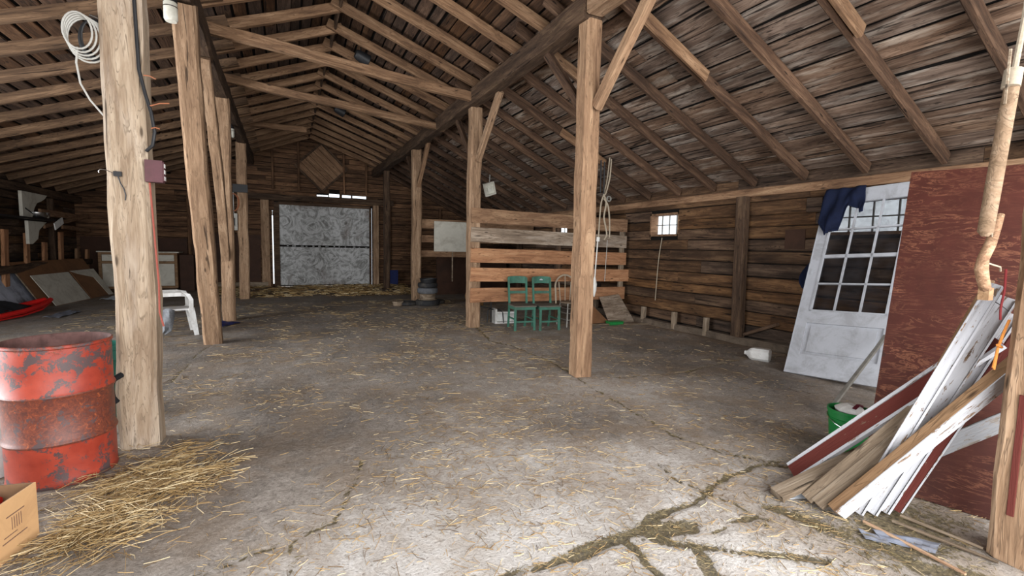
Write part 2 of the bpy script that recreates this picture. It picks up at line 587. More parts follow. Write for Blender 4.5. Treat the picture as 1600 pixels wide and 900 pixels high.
def floor_mat():
    t = NT('old_concrete_floor')
    tc = t.n('ShaderNodeTexCoord')
    t.base = tc.outputs['Object']
    a = t.n('ShaderNodeAttribute', attribute_name='dirt')
    s_ = t.n('ShaderNodeAttribute', attribute_name='stain')
    st = t.n('ShaderNodeAttribute', attribute_name='straw')
    n1 = t.noise(t.scaled((1.1,) * 3), 1, 5, .6, .4)
    n2 = t.noise(t.scaled((9,) * 3), 1, 7, .72, .8)
    n3 = t.noise(t.scaled((60,) * 3), 1, 3, .6)
    n4 = t.noise(t.scaled((24,) * 3), 1, 5, .7, 1.2)
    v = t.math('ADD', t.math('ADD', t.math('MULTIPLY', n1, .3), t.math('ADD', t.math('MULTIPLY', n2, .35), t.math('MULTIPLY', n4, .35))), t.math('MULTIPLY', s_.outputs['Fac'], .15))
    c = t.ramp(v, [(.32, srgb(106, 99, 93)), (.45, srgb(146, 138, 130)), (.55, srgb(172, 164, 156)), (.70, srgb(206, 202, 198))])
    c = t.mix(t.ramp(n3, [(.30, .6), (.44, 0.0)]), c, srgb(84, 76, 70))
    c = t.mix(t.ramp(n3, [(.60, .0), (.74, .5)]), c, srgb(214, 208, 200))
    nb = t.noise(t.scaled((1.9,) * 3), 1, 5, .65, .6)
    c = t.mix(t.ramp(nb, [(.44, 0.0), (.62, .42)]), c, srgb(136, 116, 94))
    c = t.mix(t.math('MULTIPLY', st.outputs['Fac'], .8), c, t.ramp(n2, [(.3, srgb(70, 52, 38)), (.7, srgb(136, 106, 72))]))
    dn = t.math('ADD', a.outputs['Fac'], t.math('MULTIPLY', t.math('SUBTRACT', t.math('ADD', t.math('MULTIPLY', n2, .5), t.math('MULTIPLY', n4, .5)), .5), 2.2))
    dm = t.ramp(dn, [(.38, 0.0), (.52, 1.0)])
    dirt = t.ramp(t.noise(t.scaled((50,) * 3), 1, 4, .7), [(.32, srgb(56, 48, 36)), (.5, srgb(98, 88, 62)), (.66, srgb(140, 124, 90))])
    c = t.mix(t.math('MULTIPLY', dm, .88), c, dirt)
    t.color(c)
    t.b.inputs['Roughness'].default_value = .82
    h = t.math('SUBTRACT', t.math('ADD', t.math('MULTIPLY', n2, 1.2), t.math('ADD', t.math('MULTIPLY', n3, .4), t.math('MULTIPLY', n4, .8))), t.math('MULTIPLY', dm, .5))
    t.bump(h, .7, .012)
    return t.m


W['floor'] = floor_mat()


def straw_mat(name, cols):
    t = NT(name)
    g = t.n('ShaderNodeNewGeometry')
    t.color(t.ramp(g.outputs['Random Per Island'], cols))
    t.b.inputs['Roughness'].default_value = .6
    return t.m


W['straw'] = straw_mat('dry_straw', [(.0, srgb(70, 52, 34)), (.3, srgb(134, 106, 66)), (.7, srgb(172, 144, 98)), (1, srgb(204, 186, 150))])
W['debris'] = straw_mat('olive_debris', [(.0, srgb(44, 38, 26)), (.4, srgb(82, 73, 48)), (.8, srgb(120, 106, 72)), (1, srgb(160, 142, 104))])

# ------------------------------------------------------------------ numbers of the barn
XL, XR, XWR, XWL, YF, YB = -.95, 3.12, 6.88, -5.5, 18.0, -2.2
RIDGE_X, RIDGE_Z = .85, 5.20
ZL, ZRT = 4.38, 4.32            # underside of rafters over the two purlins
ZWR, ZWL = 2.55, 2.75           # underside of rafters at the outer walls


def roof_under(x):
    if x < XL:
        return ZL + (ZWL - ZL) * (XL - x) / (XL - XWL)
    if x < RIDGE_X:
        return ZL + (RIDGE_Z - ZL) * (x - XL) / (RIDGE_X - XL)
    if x < XR:
        return RIDGE_Z + (ZRT - RIDGE_Z) * (x - RIDGE_X) / (XR - RIDGE_X)
    return ZRT + (ZWR - ZRT) * (x - XR) / (XWR - XR)


# value noise for masks
_tab = rng.random((256, 256))


def vnoise(x, y, s):
    x, y = np.asarray(x) * s + 100, np.asarray(y) * s + 100
    i, j = np.floor(x).astype(int), np.floor(y).astype(int)
    fx, fy = x - i, y - j
    fx, fy = fx * fx * (3 - 2 * fx), fy * fy * (3 - 2 * fy)
    a, b = _tab[i % 256, j % 256], _tab[(i + 1) % 256, j % 256]
    c, d = _tab[i % 256, (j + 1) % 256], _tab[(i + 1) % 256, (j + 1) % 256]
    return (a * (1 - fx) + b * fx) * (1 - fy) + (c * (1 - fx) + d * fx) * fy


# cracks in the slab: (half width, dirt strength, polyline)
CR = [(.016, 1, [(.61, 1.87), (.8, 1.81), (1.08, 1.78), (1.29, 1.79), (1.62, 1.8), (1.92, 1.89), (2.19, 1.88), (2.42, 1.96), (2.68, 2.03), (3.01, 2.05), (3.22, 1.93)]),
      (.028, 1, [(1.25, 1.78), (1.62, 1.8), (1.92, 1.88)]),
      (.009, .8, [(2.36, 2.35), (2.31, 2.12), (2.31, 1.94), (2.39, 1.75), (2.38, 1.6), (2.36, 1.49)]),
      (.012, .85, [(2.01, 1.62), (2.24, 1.64), (2.4, 1.62), (2.44, 1.55)]),
      (.02, 1, [(1.57, 1.79), (1.55, 1.66), (1.54, 1.59), (1.49, 1.4)]),
      (.022, 1, [(1.75, 1.68), (1.85, 1.58), (1.96, 1.5), (2.14, 1.37), (2.37, 1.23)]),
      (.02, .95, [(1.86, 1.6), (1.8, 1.47), (1.73, 1.3)]),
      (.05, .95, [(1.7, 1.8), (1.85, 1.76), (2.0, 1.7)]),
      (.03, 1, [(1.72, 1.82), (1.75, 1.68)]),
      (.011, .8, [(3.06, 4.37), (3.0, 3.92), (2.93, 3.46), (2.89, 3.06), (2.83, 2.69), (2.89, 2.43), (2.98, 2.22), (3.11, 2.05), (3.5, 1.95)]),
      (.02, .7, [(3.29, 8.12), (2.98, 6.79), (3.14, 6.31), (3.19, 5.39), (3.15, 4.7), (3.06, 4.37)]),
      (.009, .75, [(-.6, 2.2), (-.4, 2.36), (-.15, 2.45), (0.0, 2.47), (.21, 2.56), (.3, 2.73), (.39, 3.02), (.46, 3.24)]),
      (.008, .75, [(0.0, 2.47), (.02, 2.28), (-.01, 2.1)]),
      (.014, .6, [(-.98, 8.01), (-1.09, 7.07), (-1.09, 6.25), (-1.13, 5.87)]),
      (.05, .75, [(2.57, 1.67), (2.64, 1.49), (2.65, 1.36), (2.75, 1.16), (2.75, 1.03), (2.92, .85)]),
      (.012, .7, [(3.2, 4.3), (4.4, 4.1), (5.6, 4.3), (6.8, 4.2)])]


def seg_dist(x, y, poly):
    d = np.full(np.shape(x), 9e9)
    for (x0, y0), (x1, y1) in zip(poly[:-1], poly[1:]):
        dx, dy = x1 - x0, y1 - y0
        t = np.clip(((x - x0) * dx + (y - y0) * dy) / (dx * dx + dy * dy), 0, 1)
        d = np.minimum(d, np.hypot(x - x0 - t * dx, y - y0 - t * dy))
    return d


# ------------------------------------------------------------------ floor
xs = np.concatenate([np.arange(-5.6, -2.5, .25), np.arange(-2.5, 4.0, .025), np.arange(4.0, 7.0, .1), [7.05]])
ys = np.concatenate([np.arange(-2.3, .6, .3), np.arange(.6, 4.5, .025), np.arange(4.5, 9, .08), np.arange(9, 18.3, .3)])
GX, GY = np.meshgrid(xs, ys)
wob = (vnoise(GX, GY, 6) - .5) * .05 + (vnoise(GX, GY, 22) - .5) * .03
dirt = np.zeros_like(GX)
for hw, st_, poly in CR:
    d = seg_dist(GX + wob, GY + wob[::-1] * .5, poly)
    ww = hw * (.2 + .85 * vnoise(GX, GY, 7) + .3 * vnoise(GX, GY, 25))
    dirt = np.maximum(dirt, st_ * np.clip(1.25 - d / (ww * 1.7), 0, 1))
dirt += .25 * np.clip(vnoise(GX, GY, 2.2) - .62, 0, 1) * 2
# debris gathered at the foot of the lumber heap
dirt = np.maximum(dirt, .6 * np.clip(1.2 - np.hypot((GX - 3.0) / .8, (GY - 1.2) / .5), 0, 1))
stain = np.zeros_like(GX)
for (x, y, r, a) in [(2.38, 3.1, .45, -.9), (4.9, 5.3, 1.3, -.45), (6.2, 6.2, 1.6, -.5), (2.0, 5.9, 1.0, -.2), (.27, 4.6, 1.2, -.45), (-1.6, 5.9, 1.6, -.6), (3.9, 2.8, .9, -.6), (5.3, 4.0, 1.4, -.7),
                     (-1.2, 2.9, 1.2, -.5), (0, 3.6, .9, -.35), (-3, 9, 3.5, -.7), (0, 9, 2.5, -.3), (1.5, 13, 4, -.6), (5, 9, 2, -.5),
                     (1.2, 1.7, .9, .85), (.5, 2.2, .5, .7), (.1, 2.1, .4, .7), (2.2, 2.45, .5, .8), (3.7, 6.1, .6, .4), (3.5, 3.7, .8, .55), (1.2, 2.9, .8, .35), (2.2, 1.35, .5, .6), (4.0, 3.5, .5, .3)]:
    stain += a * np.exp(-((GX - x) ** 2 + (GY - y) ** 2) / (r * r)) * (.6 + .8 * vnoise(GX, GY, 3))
strawm = np.clip((GY - 13.5) / 3.5, 0, 1) * (.5 + .5 * vnoise(GX, GY, 1.2)) + .9 * np.clip(1 - np.abs(GX - 6.75) / .35, 0, 1)
GZ = -.012 * np.clip(dirt, 0, 1) * (dirt > .5) + (vnoise(GX, GY, 4) - .5) * .006
nx, ny = len(xs), len(ys)
vv = np.stack([GX.ravel(), GY.ravel(), GZ.ravel()], 1)
idx = np.arange(nx * ny).reshape(ny, nx)
ff = np.stack([idx[:-1, :-1].ravel(), idx[:-1, 1:].ravel(), idx[1:, 1:].ravel(), idx[1:, :-1].ravel()], 1)
me = bpy.data.meshes.new('floor')
me.from_pydata(vv.tolist(), [], ff.tolist())
for nm, arr in (('dirt', dirt), ('stain', stain), ('straw', strawm)):
    at = me.attributes.new(nm, 'FLOAT', 'POINT')
    at.data.foreach_set('value', arr.ravel().astype(np.float32))
me.polygons.foreach_set('use_smooth', [True] * len(me.polygons))
me.materials.append(W['floor'])
fl = bpy.data.objects.new('floor', me)
col.objects.link(fl)
tag(fl, kind='structure')


def strands(name, pts, lens, width, mat, lift=.0, tilt=.1, zs=None, ang=None):
    """many bent straw blades as one mesh"""
    v, f = [], []
    for i, (x, y) in enumerate(pts):
        a = random.uniform(0, 2 * PI) if ang is None else ang[i]
        L = lens[i]
        b = a + random.uniform(-.5, .5)
        z = .004 + (zs[i] if zs is not None else 0) + random.uniform(0, lift)
        w_ = width * random.uniform(.6, 1.3)
        p0 = Vector((x, y, z))
        p1 = p0 + Vector((math.cos(a), math.sin(a), random.uniform(0, tilt))) * L * .5
        p2 = p1 + Vector((math.cos(b), math.sin(b), -random.uniform(0, tilt))) * L * .5
        p2.z = max(p2.z, .003)
        n = Vector((-math.sin(a), math.cos(a), .35)) * w_ / 2
        k = len(v)
        for p in (p0, p1, p2):
            v += [tuple(p - n), tuple(p + n)]
        v.append(tuple(p0 + Vector((0, 0, w_ * .8))))
        v.append(tuple(p1 + Vector((0, 0, w_ * .8))))
        v.append(tuple(p2 + Vector((0, 0, w_ * .8))))
        f += [(k, k + 2, k + 7, k + 6), (k + 2, k + 4, k + 8, k + 7), (k + 1, k + 6, k + 7, k + 3), (k + 3, k + 7, k + 8, k + 5)]
    m = MB()
    m.v, m.f = v, f
    return m.build(name, mat)


# ------------------------------------------------------------------ walls
def plank_sheet(name, mat, M, x0, x1, y0, y1, pw, th, parent, holes=(), xr=None, gap=.01, joint=(2.6, 4.6), warp=.006, ch=.008):
    """boards along local X stacked along local Y, thickness +Z; holes = (xa, xb, ya, yb)"""
    m = MB()
    y = y0
    while y < y1 - .02:
        h = min(pw * random.uniform(.85, 1.15), y1 - y)
        a, b = (x0, x1) if xr is None else xr(y + h / 2)
        if b - a > .05:
            cuts = [a]
            x = a + random.uniform(*joint) * random.random()
            while x < b - .3:
                if x > a + .3:
                    cuts.append(x)
                x += random.uniform(*joint)
            cuts.append(b)
            spans = [(cuts[i] + .002, cuts[i + 1] - .002) for i in range(len(cuts) - 1)]
            for (ha, hb, hy0, hy1) in holes:
                if y + h > hy0 + .01 and y < hy1 - .01:
                    ns = []
                    for (p, q) in spans:
                        if q <= ha or p >= hb:
                            ns.append((p, q))
                        else:
                            if p < ha:
                                ns.append((p, ha))
                            if q > hb:
                                ns.append((hb, q))
                    spans = ns
            for (p, q) in spans:
                t0 = random.uniform(0, warp)
                ya, yb = y + gap * random.uniform(.2, .8), y + h - gap * random.uniform(.1, .6)
                for (ha, hb, hy0, hy1) in holes:     # trim boards that lip over a hole edge
                    pass
                n = max(1, int((q - p) / .8))
                c = ch
                ring = lambda d0, d1, z: [(ya + c + d0, z), (yb - c + d1, z), (yb + d1, z + c), (yb + d1, z + th), (ya + d0, z + th), (ya + d0, z + c)]
                vs, fs = [], []
                for i in range(n + 1):
                    xx = p + (q - p) * i / n
                    for (yy, zz) in ring(random.uniform(-1, 1) * gap * .3, random.uniform(-1, 1) * gap * .3, -t0 + random.uniform(-1, 1) * warp * .4):
                        vs.append((xx, yy, zz))
                for i in range(n):
                    for j in range(6):
                        u, w2 = i * 6 + j, i * 6 + (j + 1) % 6
                        fs.append((u, w2, w2 + 6, u + 6))
                fs += [(5, 4, 3, 2, 1, 0), tuple(n * 6 + j for j in range(6))]
                m.add(vs, fs)
        y += h
    o = m.build(name, mat, parent)
    place(o, M)
    return o


# right wall: local X = world Y, local Y = world Z, local Z = world +X (away from room)
MR = Matrix(((0, 0, 1, XWR), (1, 0, 0, 0), (0, 1, 0, 0), (0, 0, 0, 1)))
W1 = (6.66, 7.44, 1.83, 2.25)
W2 = (10.58, 11.35, 1.74, 2.16)
W3 = (2.85, 4.0, 1.80, 2.25)
wr = thing('wall_right', kind='structure')
plank_sheet('wall_boards', W['wall'], MR, YB, YF, .12, ZWR + .2, .205, .045, wr, holes=(W1, W2, W3), gap=.016, ch=.014, warp=.014)
m = MB()
for (a, b, c, d) in [(YB, YF, 0, W2[2]), (YB, W3[0], W1[3], ZWR + .3), (W3[0], W3[1], W3[3], ZWR + .3), (W3[1], YF, W1[3], ZWR + .3), (YB, W3[0], W2[2], W1[3]), (W3[1], W1[0], W2[2], W1[3]), (W3[0], W3[1], W2[2], W3[2]), (W1[1], W2[0], W2[2], W1[3]), (W2[1], YF, W2[2], W1[3]), (W1[0], W1[1], W2[2], W1[2]), (W2[0], W2[1], W2[3], W1[3])]:
    m.box(XWR + .05, a, c, XWR + .19, b, d)
m.build('outer_wall', W['black'], wr)
beam('wall_plate', (XWR - .03, YB, ZWR - .07), (XWR - .03, YF, ZWR - .07), .07, .13, W['fence_brown'], parent=wr)
rough_bar_o = beam('footing', (XWR - .09, YB, .06), (XWR - .09, YF, .06), .2, .14, W['concrete_edge'], parent=wr, jit=.015, ch=.03)
for yv in (5.16, 9.3, 13.2, 1.4):
    beam('wall_stud', (XWR - .1, yv, 0), (XWR - .1, yv + .04, ZWR - .13), .17, .14, W['beam_dark'], hint=(1, 0, 0), parent=wr)
for i, yv in enumerate((5.75, 6.5, 7.35, 8.2, 9.0)):
    beam('stub_block', (XWR - .16, yv, .02), (XWR - .13, yv + .02, .34), .09, .08, W['weathered'], hint=(1, 0, 0), parent=wr)
beam('wall_brace', (XWR - .06, 5.05, .16), (XWR - .06, 4.5, .42), .05, .09, W['wall'], hint=(1, 0, 0), parent=wr)
# windows
for k, (a, b, c, d) in enumerate((W1, W2, W3), 1):
    wt = thing('window_%d' % k, kind='structure', loc=(XWR, (a + b) / 2, c))
    hw, hh = (b - a) / 2, d - c
    m = MB()
    m.box(.0, -hw - .005, -.02, .2, -hw + .03, hh + .02).box(.0, hw - .03, -.02, .2, hw + .005, hh + .02)
    m.box(.0, -hw, -.02, .2, hw, .02).box(.0, -hw, hh - .02, .2, hw, hh + .02)
    wfr = m.build('window_frame', W['fence_brown'], wt)
    m = MB()
    for j in range(1, 4):
        y = -hw + 2 * hw * j / 4
        m.box(.145, y - .009, 0, .165, y + .009, hh)
    m.box(.146, -hw, hh * .5 - .009, .164, hw, hh * .5 + .009)
    m.build('window_bars', W['grey_metal'], wfr)
    MB().box(.175, -hw, 0, .179, hw, hh).build('window_pane', W['pane'], wt)
# hardware by window
# left wall
ML = Matrix(((0, 0, -1, XWL), (1, 0, 0, 0), (0, 1, 0, 0), (0, 0, 0, 1)))
wl = thing('wall_left', kind='structure')
LD = (3.0, 7.8, 0, 2.3)  # unseen opening added to the left wall to go with the fill light
plank_sheet('wall_boards', W['wall'], ML, YB, YF, 0.0, ZWL + .2, .2, .04, wl, holes=(LD,), gap=.014, ch=.012, warp=.012)
m = MB()
m.box(XWL - .19, LD[1], 0, XWL - .05, YF, ZWL + .3).box(XWL - .19, YB, 0, XWL - .05, LD[0], ZWL + .3).box(XWL - .19, LD[0], 2.3, XWL - .05, LD[1], ZWL + .3)
m.build('outer_wall', W['black'], wl)
beam('wall_plate', (XWL + .1, YB, ZWL - .1), (XWL + .1, YF, ZWL - .1), .16, .2, W['beam_dark'], parent=wl)
for yv in (9.5, 12.2, 16.2):
    beam('wall_stud', (XWL + .08, yv, 0), (XWL + .08, yv, ZWL - .2), .14, .12, W['beam_dark'], hint=(1, 0, 0), parent=wl)

# far wall: local X = world X, local Y = world Z, local Z = world +Y
MF = Matrix(((1, 0, 0, 0), (0, 0, 1, YF), (0, 1, 0, 0), (0, 0, 0, 1)))
wf = thing('wall_far', kind='structure')
SL = [(1.09, 1.48, 3.22, 3.28), (1.5, 1.86, 3.2, 3.34), (1.94, 2.26, 3.2, 3.32), (2.3, 2.8, 3.2, 3.32)]
SLIT = (-.35, -.315, .1, 2.4)
DOOR = (-.28, 3.0, 0, 2.95)


def gable_span(z):
    a, b = XWL, XWR
    zz = z - .12
    if zz > ZWL:
        a = XWL + (zz - ZWL) / (ZL - ZWL) * (XL - XWL) if zz < ZL else XL + (zz - ZL) / (RIDGE_Z - ZL) * (RIDGE_X - XL)
    if zz > ZWR:
        b = XWR - (zz - ZWR) / (ZRT - ZWR) * (XWR - XR) if zz < ZRT else XR - (zz - ZRT) / (RIDGE_Z - ZRT) * (XR - RIDGE_X)
    return a, b


plank_sheet('wall_boards', W['gable'], MF, XWL, XWR, 0.0, RIDGE_Z + .1, .165, .03, wf, holes=tuple(SL) + (SLIT, DOOR), xr=gable_span, gap=.014, warp=.008)
m = MB()
YB0, YB1 = YF + .035, YF + .15
m.box(XWL - .25, YB0, 0, SLIT[0], YB1, 2.75).box(SLIT[1], YB0, 0, DOOR[0], YB1, 2.75).box(DOOR[1], YB0, 0, XWR + .25, YB1, 2.75)
m.box(SLIT[0], YB0, 0, SLIT[1], YB1, .1)
m.box(DOOR[0], YB0, 2.9, DOOR[1], YB1, 3.2)
pass
MG = Matrix(((1, 0, 0, 0), (0, 0, 1, YB0), (0, 1, 0, 0), (0, 0, 0, 1)))
m.prism([(XWL - .25, 2.7), (DOOR[0], 2.7), (DOOR[0], 3.36), (-4.3, 3.36), (XWL - .25, 2.86)], 0, YB1 - YB0, MG)
m.prism([(DOOR[1], 2.7), (XWR, 2.7), (5.57, 3.36), (DOOR[1], 3.36)], 0, YB1 - YB0, MG)
px = DOOR[0]
for (a, b, c, d) in SL:
    m.box(px, YB0, 3.2, a, YB1, 3.34)
    if c > 3.2:
        m.box(a, YB0, 3.2, b, YB1, c)
    if d < 3.34:
        m.box(a, YB0, d, b, YB1, 3.34)
    px = b
m.box(px, YB0, 3.2, DOOR[1], YB1, 3.34)
poly = [(-4.3, 3.34), (5.57, 3.34), (XR, ZRT + .2), (RIDGE_X, RIDGE_Z + .25), (XL, ZL + .2)]
m.prism(poly, 0, YB1 - YB0, Matrix(((1, 0, 0, 0), (0, 0, 1, YB0), (0, 1, 0, 0), (0, 0, 0, 1))))
m.build('outer_wall', W['black'], wf)
for xv in (-.29, .51, 2.0, 2.78):
    beam('wall_stud', (xv, YF - .06, 3.36), (xv, YF - .06, roof_under(xv)), .07, .1, W['gable'], hint=(0, 1, 0), parent=wf)
for xv, w_ in ((-1.5, .1), (-2.7, .1), (-.55, .26), (3.13, .2), (3.62, .1), (4.7, .09), (5.6, .09)):
    beam('wall_stud', (xv, YF - .06, 0), (xv, YF - .06, min(3.0, roof_under(xv) - .05)), w_, .1, W['post_mid'] if w_ > .15 else W['gable'], hint=(0, 1, 0), parent=wf)
beam('header', (-2.0, YF - .1, 3.08), (3.75, YF - .1, 3.1), .2, .2, W['beam_dark'], parent=wf, jit=.012)
m = MB()
m.box(-2.66, YF - .06, .2, -.72, YF - .02, 1.45).box(-5.4, YF - .06, .15, -2.78, YF - .02, 1.6)
m.build('dark_panel', W['dark_board'], wf)
m = MB()
m.box(-2.66, YF - .09, 1.46, -.45, YF - .02, 1.78)
m.build('rail_board', W['dark_board'], wf)
beam('sill_board', (-4.8, YF - .1, .1), (-.5, YF - .1, .1), .1, .16, W['weathered'], parent=wf)
# diamond loft hatch on the gable
m = MB()
c_, s_ = (1.26, 4.22), .56
MD = Matrix.Translation((c_[0], YF - .03, c_[1])) @ Matrix.Rotation(PI / 4, 4, 'Y')
for k in range(6):
    z0 = -s_ + k * s_ / 3
    m.box(-s_, -.03, z0 + .006, s_, .01, z0 + s_ / 3 - .006)
o = m.build('loft_hatch', W['fence_brown'], wf)
place(o, MD)
m = MB()
for (a, b, c, d) in ((-s_ - .07, s_ + .07, s_, s_ + .07), (-s_ - .07, s_ + .07, -s_ - .07, -s_), (-s_ - .07, -s_, -s_, s_), (s_, s_ + .07, -s_, s_)):
    m.box(a, -.06, c, b, .01, d)
place(m.build('hatch_frame', W['beam_dark'], wf), MD)

# far sliding door
dr = thing('door_1', kind='structure', loc=(-.14, YF - .03, 0))
m = MB().box(0.02, 0, .06, 3.02, .03, 1.40).box(0.02, 0, 1.47, 3.02, .03, 2.85)
dsh = m.build('door_sheet', W['far_door'], dr)
m = MB().box(-.02, .03, .02, 3.1, .07, 2.9)
m.build('door_backing', W['black'], dr)
m = MB().box(-.14, -.05, .0, .02, .03, 2.92).box(3.02, -.04, .0, 3.1, .03, 2.9).box(0, -.03, 2.85, 3.05, .03, 2.95)
m.build('door_frame', W['beam_dark'], dr)
m = MB()
for k in range(13):
    x = .2 + k * .22 + random.uniform(-.05, .05)
    m.box(x, -.006, 1.42, x + random.uniform(.03, .14), .02, 1.42 + random.uniform(.015, .035))
m.build('door_patch', W['far_door'], dsh)

# wall behind the camera, with its wide doorway open
wn = thing('wall_near', kind='structure')
m = MB()
m.box(XWL, YB - .15, 0, -2.2, YB, 4.4).box(5.9, YB - .15, 0, XWR, YB, 3.2).box(-2.2, YB - .15, 4.3, 5.9, YB, 5.5)
m.build('wall_boards', W['wall'], wn)

# ------------------------------------------------------------------ roof
ce = thing('ceiling', kind='structure')
RD = .15


def slope_sheet(xa, za, xb, zb, name='roof_boards', ext=0, mat='roof', pw=.2):
    d = Vector((xb - xa, 0, zb - za))
    L = d.length + ext
    d.normalize()
    nrm = Vector((-d.z, 0, d.x))
    if nrm.z < 0:
        nrm = -nrm
    # local X = world Y, local Y = d, local Z = up normal
    X = Vector((0, 1, 0))
    if X.cross(d).dot(nrm) < 0:
        xa, za = xb, zb
        d = -d
    o0 = Vector((xa, 0, za)) + nrm * RD - d * (ext if False else 0)
    M = Matrix(((X.x, d.x, nrm.x, o0.x), (X.y, d.y, nrm.y, o0.y), (X.z, d.z, nrm.z, o0.z), (0, 0, 0, 1)))
    plank_sheet(name, W[mat], M, YB - .2, YF + .1, -.02, L + .02, pw, .022, ce, gap=.032, joint=(4, 8), warp=.014)
    m = MB().box(YB - .2, -.12, .03, YF + .15, L + .12, .06)
    place(m.build('roof_cover', W['black'], ce), M)


slope_sheet(XWL - .1, roof_under(XWL) - .035, XL, ZL, mat='roof_brown')
slope_sheet(XL - .05, ZL, RIDGE_X, RIDGE_Z, mat='roof_brown')
slope_sheet(RIDGE_X, RIDGE_Z, XR + .05, ZRT, mat='roof_brown')
slope_sheet(XR, ZRT, XWR + .15, ZWR - .07, pw=.245)


def rafter(xa, xb, y, mat, dy=0, w_=.06, over=0.0):
    za, zb = roof_under(xa), roof_under(xb)
    a, b = Vector((xa, y, za + RD / 2)), Vector((xb, y + dy, zb + RD / 2))
    n = Vector((-(b - a).z, 0, (b - a).x)).normalized()
    if n.z < 0:
        n = -n
    beam('rafter', a, b, w_ * random.uniform(.9, 1.15), RD * random.uniform(.93, 1.0), mat, hint=n, parent=ce, jit=.004, ch=.008, seg=.6)


y = 1.05 - 1.6
k = 0
while y < YF - .1:
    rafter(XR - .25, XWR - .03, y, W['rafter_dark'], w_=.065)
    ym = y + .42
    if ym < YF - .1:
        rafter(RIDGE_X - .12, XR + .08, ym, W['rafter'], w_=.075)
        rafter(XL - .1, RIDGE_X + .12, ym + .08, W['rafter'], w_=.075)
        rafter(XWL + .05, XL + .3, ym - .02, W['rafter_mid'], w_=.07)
    y += .8
    k += 1
# doubled pieces nailed beside some rafters of the right-hand roof
for (xa, xb, yv) in ((3.55, 4.65, 4.17), (3.3, 4.3, 5.77), (4.6, 5.6, 7.38), (3.9, 4.8, 2.57)):
    za, zb = roof_under(xa) - .02, roof_under(xb) - .02
    beam('sister_piece', (xa, yv, za + .05), (xb, yv, zb + .05), .055, .14, W['rafter'], parent=ce)
beam('ridge_board', (RIDGE_X, YB, RIDGE_Z + .02), (RIDGE_X, YF, RIDGE_Z + .02), .035, .2, W['beam_dark'], parent=ce)

# ------------------------------------------------------------------ frame: purlins, posts, ties, braces
tag(beam('purlin_beam', (XR, 4.42, 4.17), (XR, YF - .05, 4.17), .24, .27, W['beam_dark'], jit=.012, ch=.03), 'long dark hewn beam carried by the right-hand posts, running to the far gable', 'beam')
tag(beam('purlin_beam', (XR + .02, YB + .05, 4.2), (XR + .02, 4.4, 4.2), .22, .24, W['post_mid'], jit=.01, ch=.02), 'shorter brown beam over the nearest right-hand posts, butting the dark one', 'beam')
tag(beam('purlin_beam', (XL, YB + .05, 4.24), (XL, YF - .05, 4.24), .22, .26, W['beam_dark'], jit=.012, ch=.03), 'long dark hewn beam carried by the left-hand posts', 'beam')


def post(label, x, y, top, w1=.23, w2=.22, mat='post_mid', tx=None, ty=None, parts=None, name='wooden_post'):
    t = thing(name, label, 'post', (x, y, 0))
    tx = x if tx is None else tx
    ty = y if ty is None else ty
    M, L = frame((0, 0, 0), (tx - x, ty - y, top), (0, 1, 0))
    o = rough_bar(L, w1, w2, jit=.008, ch=.028, seg=.22).build('post_shaft', W[mat], t)
    place(o, M)
    return t


def local_beam(name, t, p0, p1, wy, wz, mat, hint=(0, 0, 1), **kw):
    M, L = frame(p0, p1, hint)
    o = rough_bar(L, wy, wz, **kw).build(name, mat, t)
    place(o, Matrix.Translation(-Vector(t.location)) @ M)
    return o


P1 = post('pale thick squared post with wires, directly right of the red drum', -.955, 4.17, 4.13, .235, .22, 'post')
P2 = post('leaning rough post, second of the left-hand row', -.97, 8.05, 4.13, .23, .2, 'post_mid', tx=-.95, ty=6.45)
P3 = post('doubled upright post standing just behind the leaning left post', -.97, 10.33, 4.13, .22, .2, 'post_mid', tx=-.95, ty=10.2)
local_beam('side_timber', P3, (-.97, 10.1, 1.2), (-.95, 8.0, 4.1), .16, .14, W['post_mid'], hint=(1, 0, 0), jit=.008)
P4 = post('slimmer post with black box, farthest clear post of the left-hand row', -.96, 14.3, 4.13, .24, .22, 'post_mid')
R0 = post('rough brown post cut off by the right edge, hung with sticks', 3.28, .8, 4.07, .24, .24, 'post_mid', tx=3.24)
R1 = post('tall squared post with diagonal brace, nearest in the middle of the floor', 3.155, 4.5, 4.05, .21, .21, 'post_r')
R2 = post('post at the open end of the slatted stall fence', 3.2, 8.12, 4.05, .23, .2, 'post_mid')
R3 = post('post rising behind the stacked tyres', 3.2, 12.3, 4.05, .24, .22, 'post_mid')
R4 = post('black slender post beside the far grey door', 3.2, 16.3, 4.05, .2, .2, 'beam_dark')
# braces
for t, yv, mt, far_ in ((R1, 4.5, 'post_r', True), (R2, 8.12, 'post_mid', True), (R3, 12.3, 'rafter', True)):
    x = t.location.x
    local_beam('diagonal_brace', t, (x + .02, yv - .13, 3.1), (x + .02, yv - 1.05, 4.06), .13, .09, W[mt], hint=(1, 0, 0), jit=.004)
    if far_:
        local_beam('diagonal_brace', t, (x, yv + .13, 3.15), (x, yv + .95, 4.04), .11, .09, W['rafter_dark'], hint=(1, 0, 0), jit=.004)
local_beam('painted_strip', R0, (3.157, .84, 0.25), (3.157, .84, .85), .026, .012, W['red_board'], hint=(1, 0, 0), jit=.001, ch=.002)
# tie beams
tag(beam('tie_beam', (XL - .1, 7.8, 4.45), (XR + .1, 7.86, 4.12), .12, .15, W['rafter'], jit=.008), 'pale tie beam slanting across the nave, nearer of the two', 'beam')
tag(beam('tie_beam', (XL - .1, 9.96, 4.45), (XR + .1, 10.0, 4.1), .12, .14, W['rafter'], jit=.008), 'pale tie beam slanting across the nave, farther of the two', 'beam')
tag(beam('tie_board', (XL - .05, 14.1, 4.6), (.62, 14.1, 4.62), .05, .14, W['rafter']), 'short plank nailed under the rafters beyond the two tie beams', 'board')

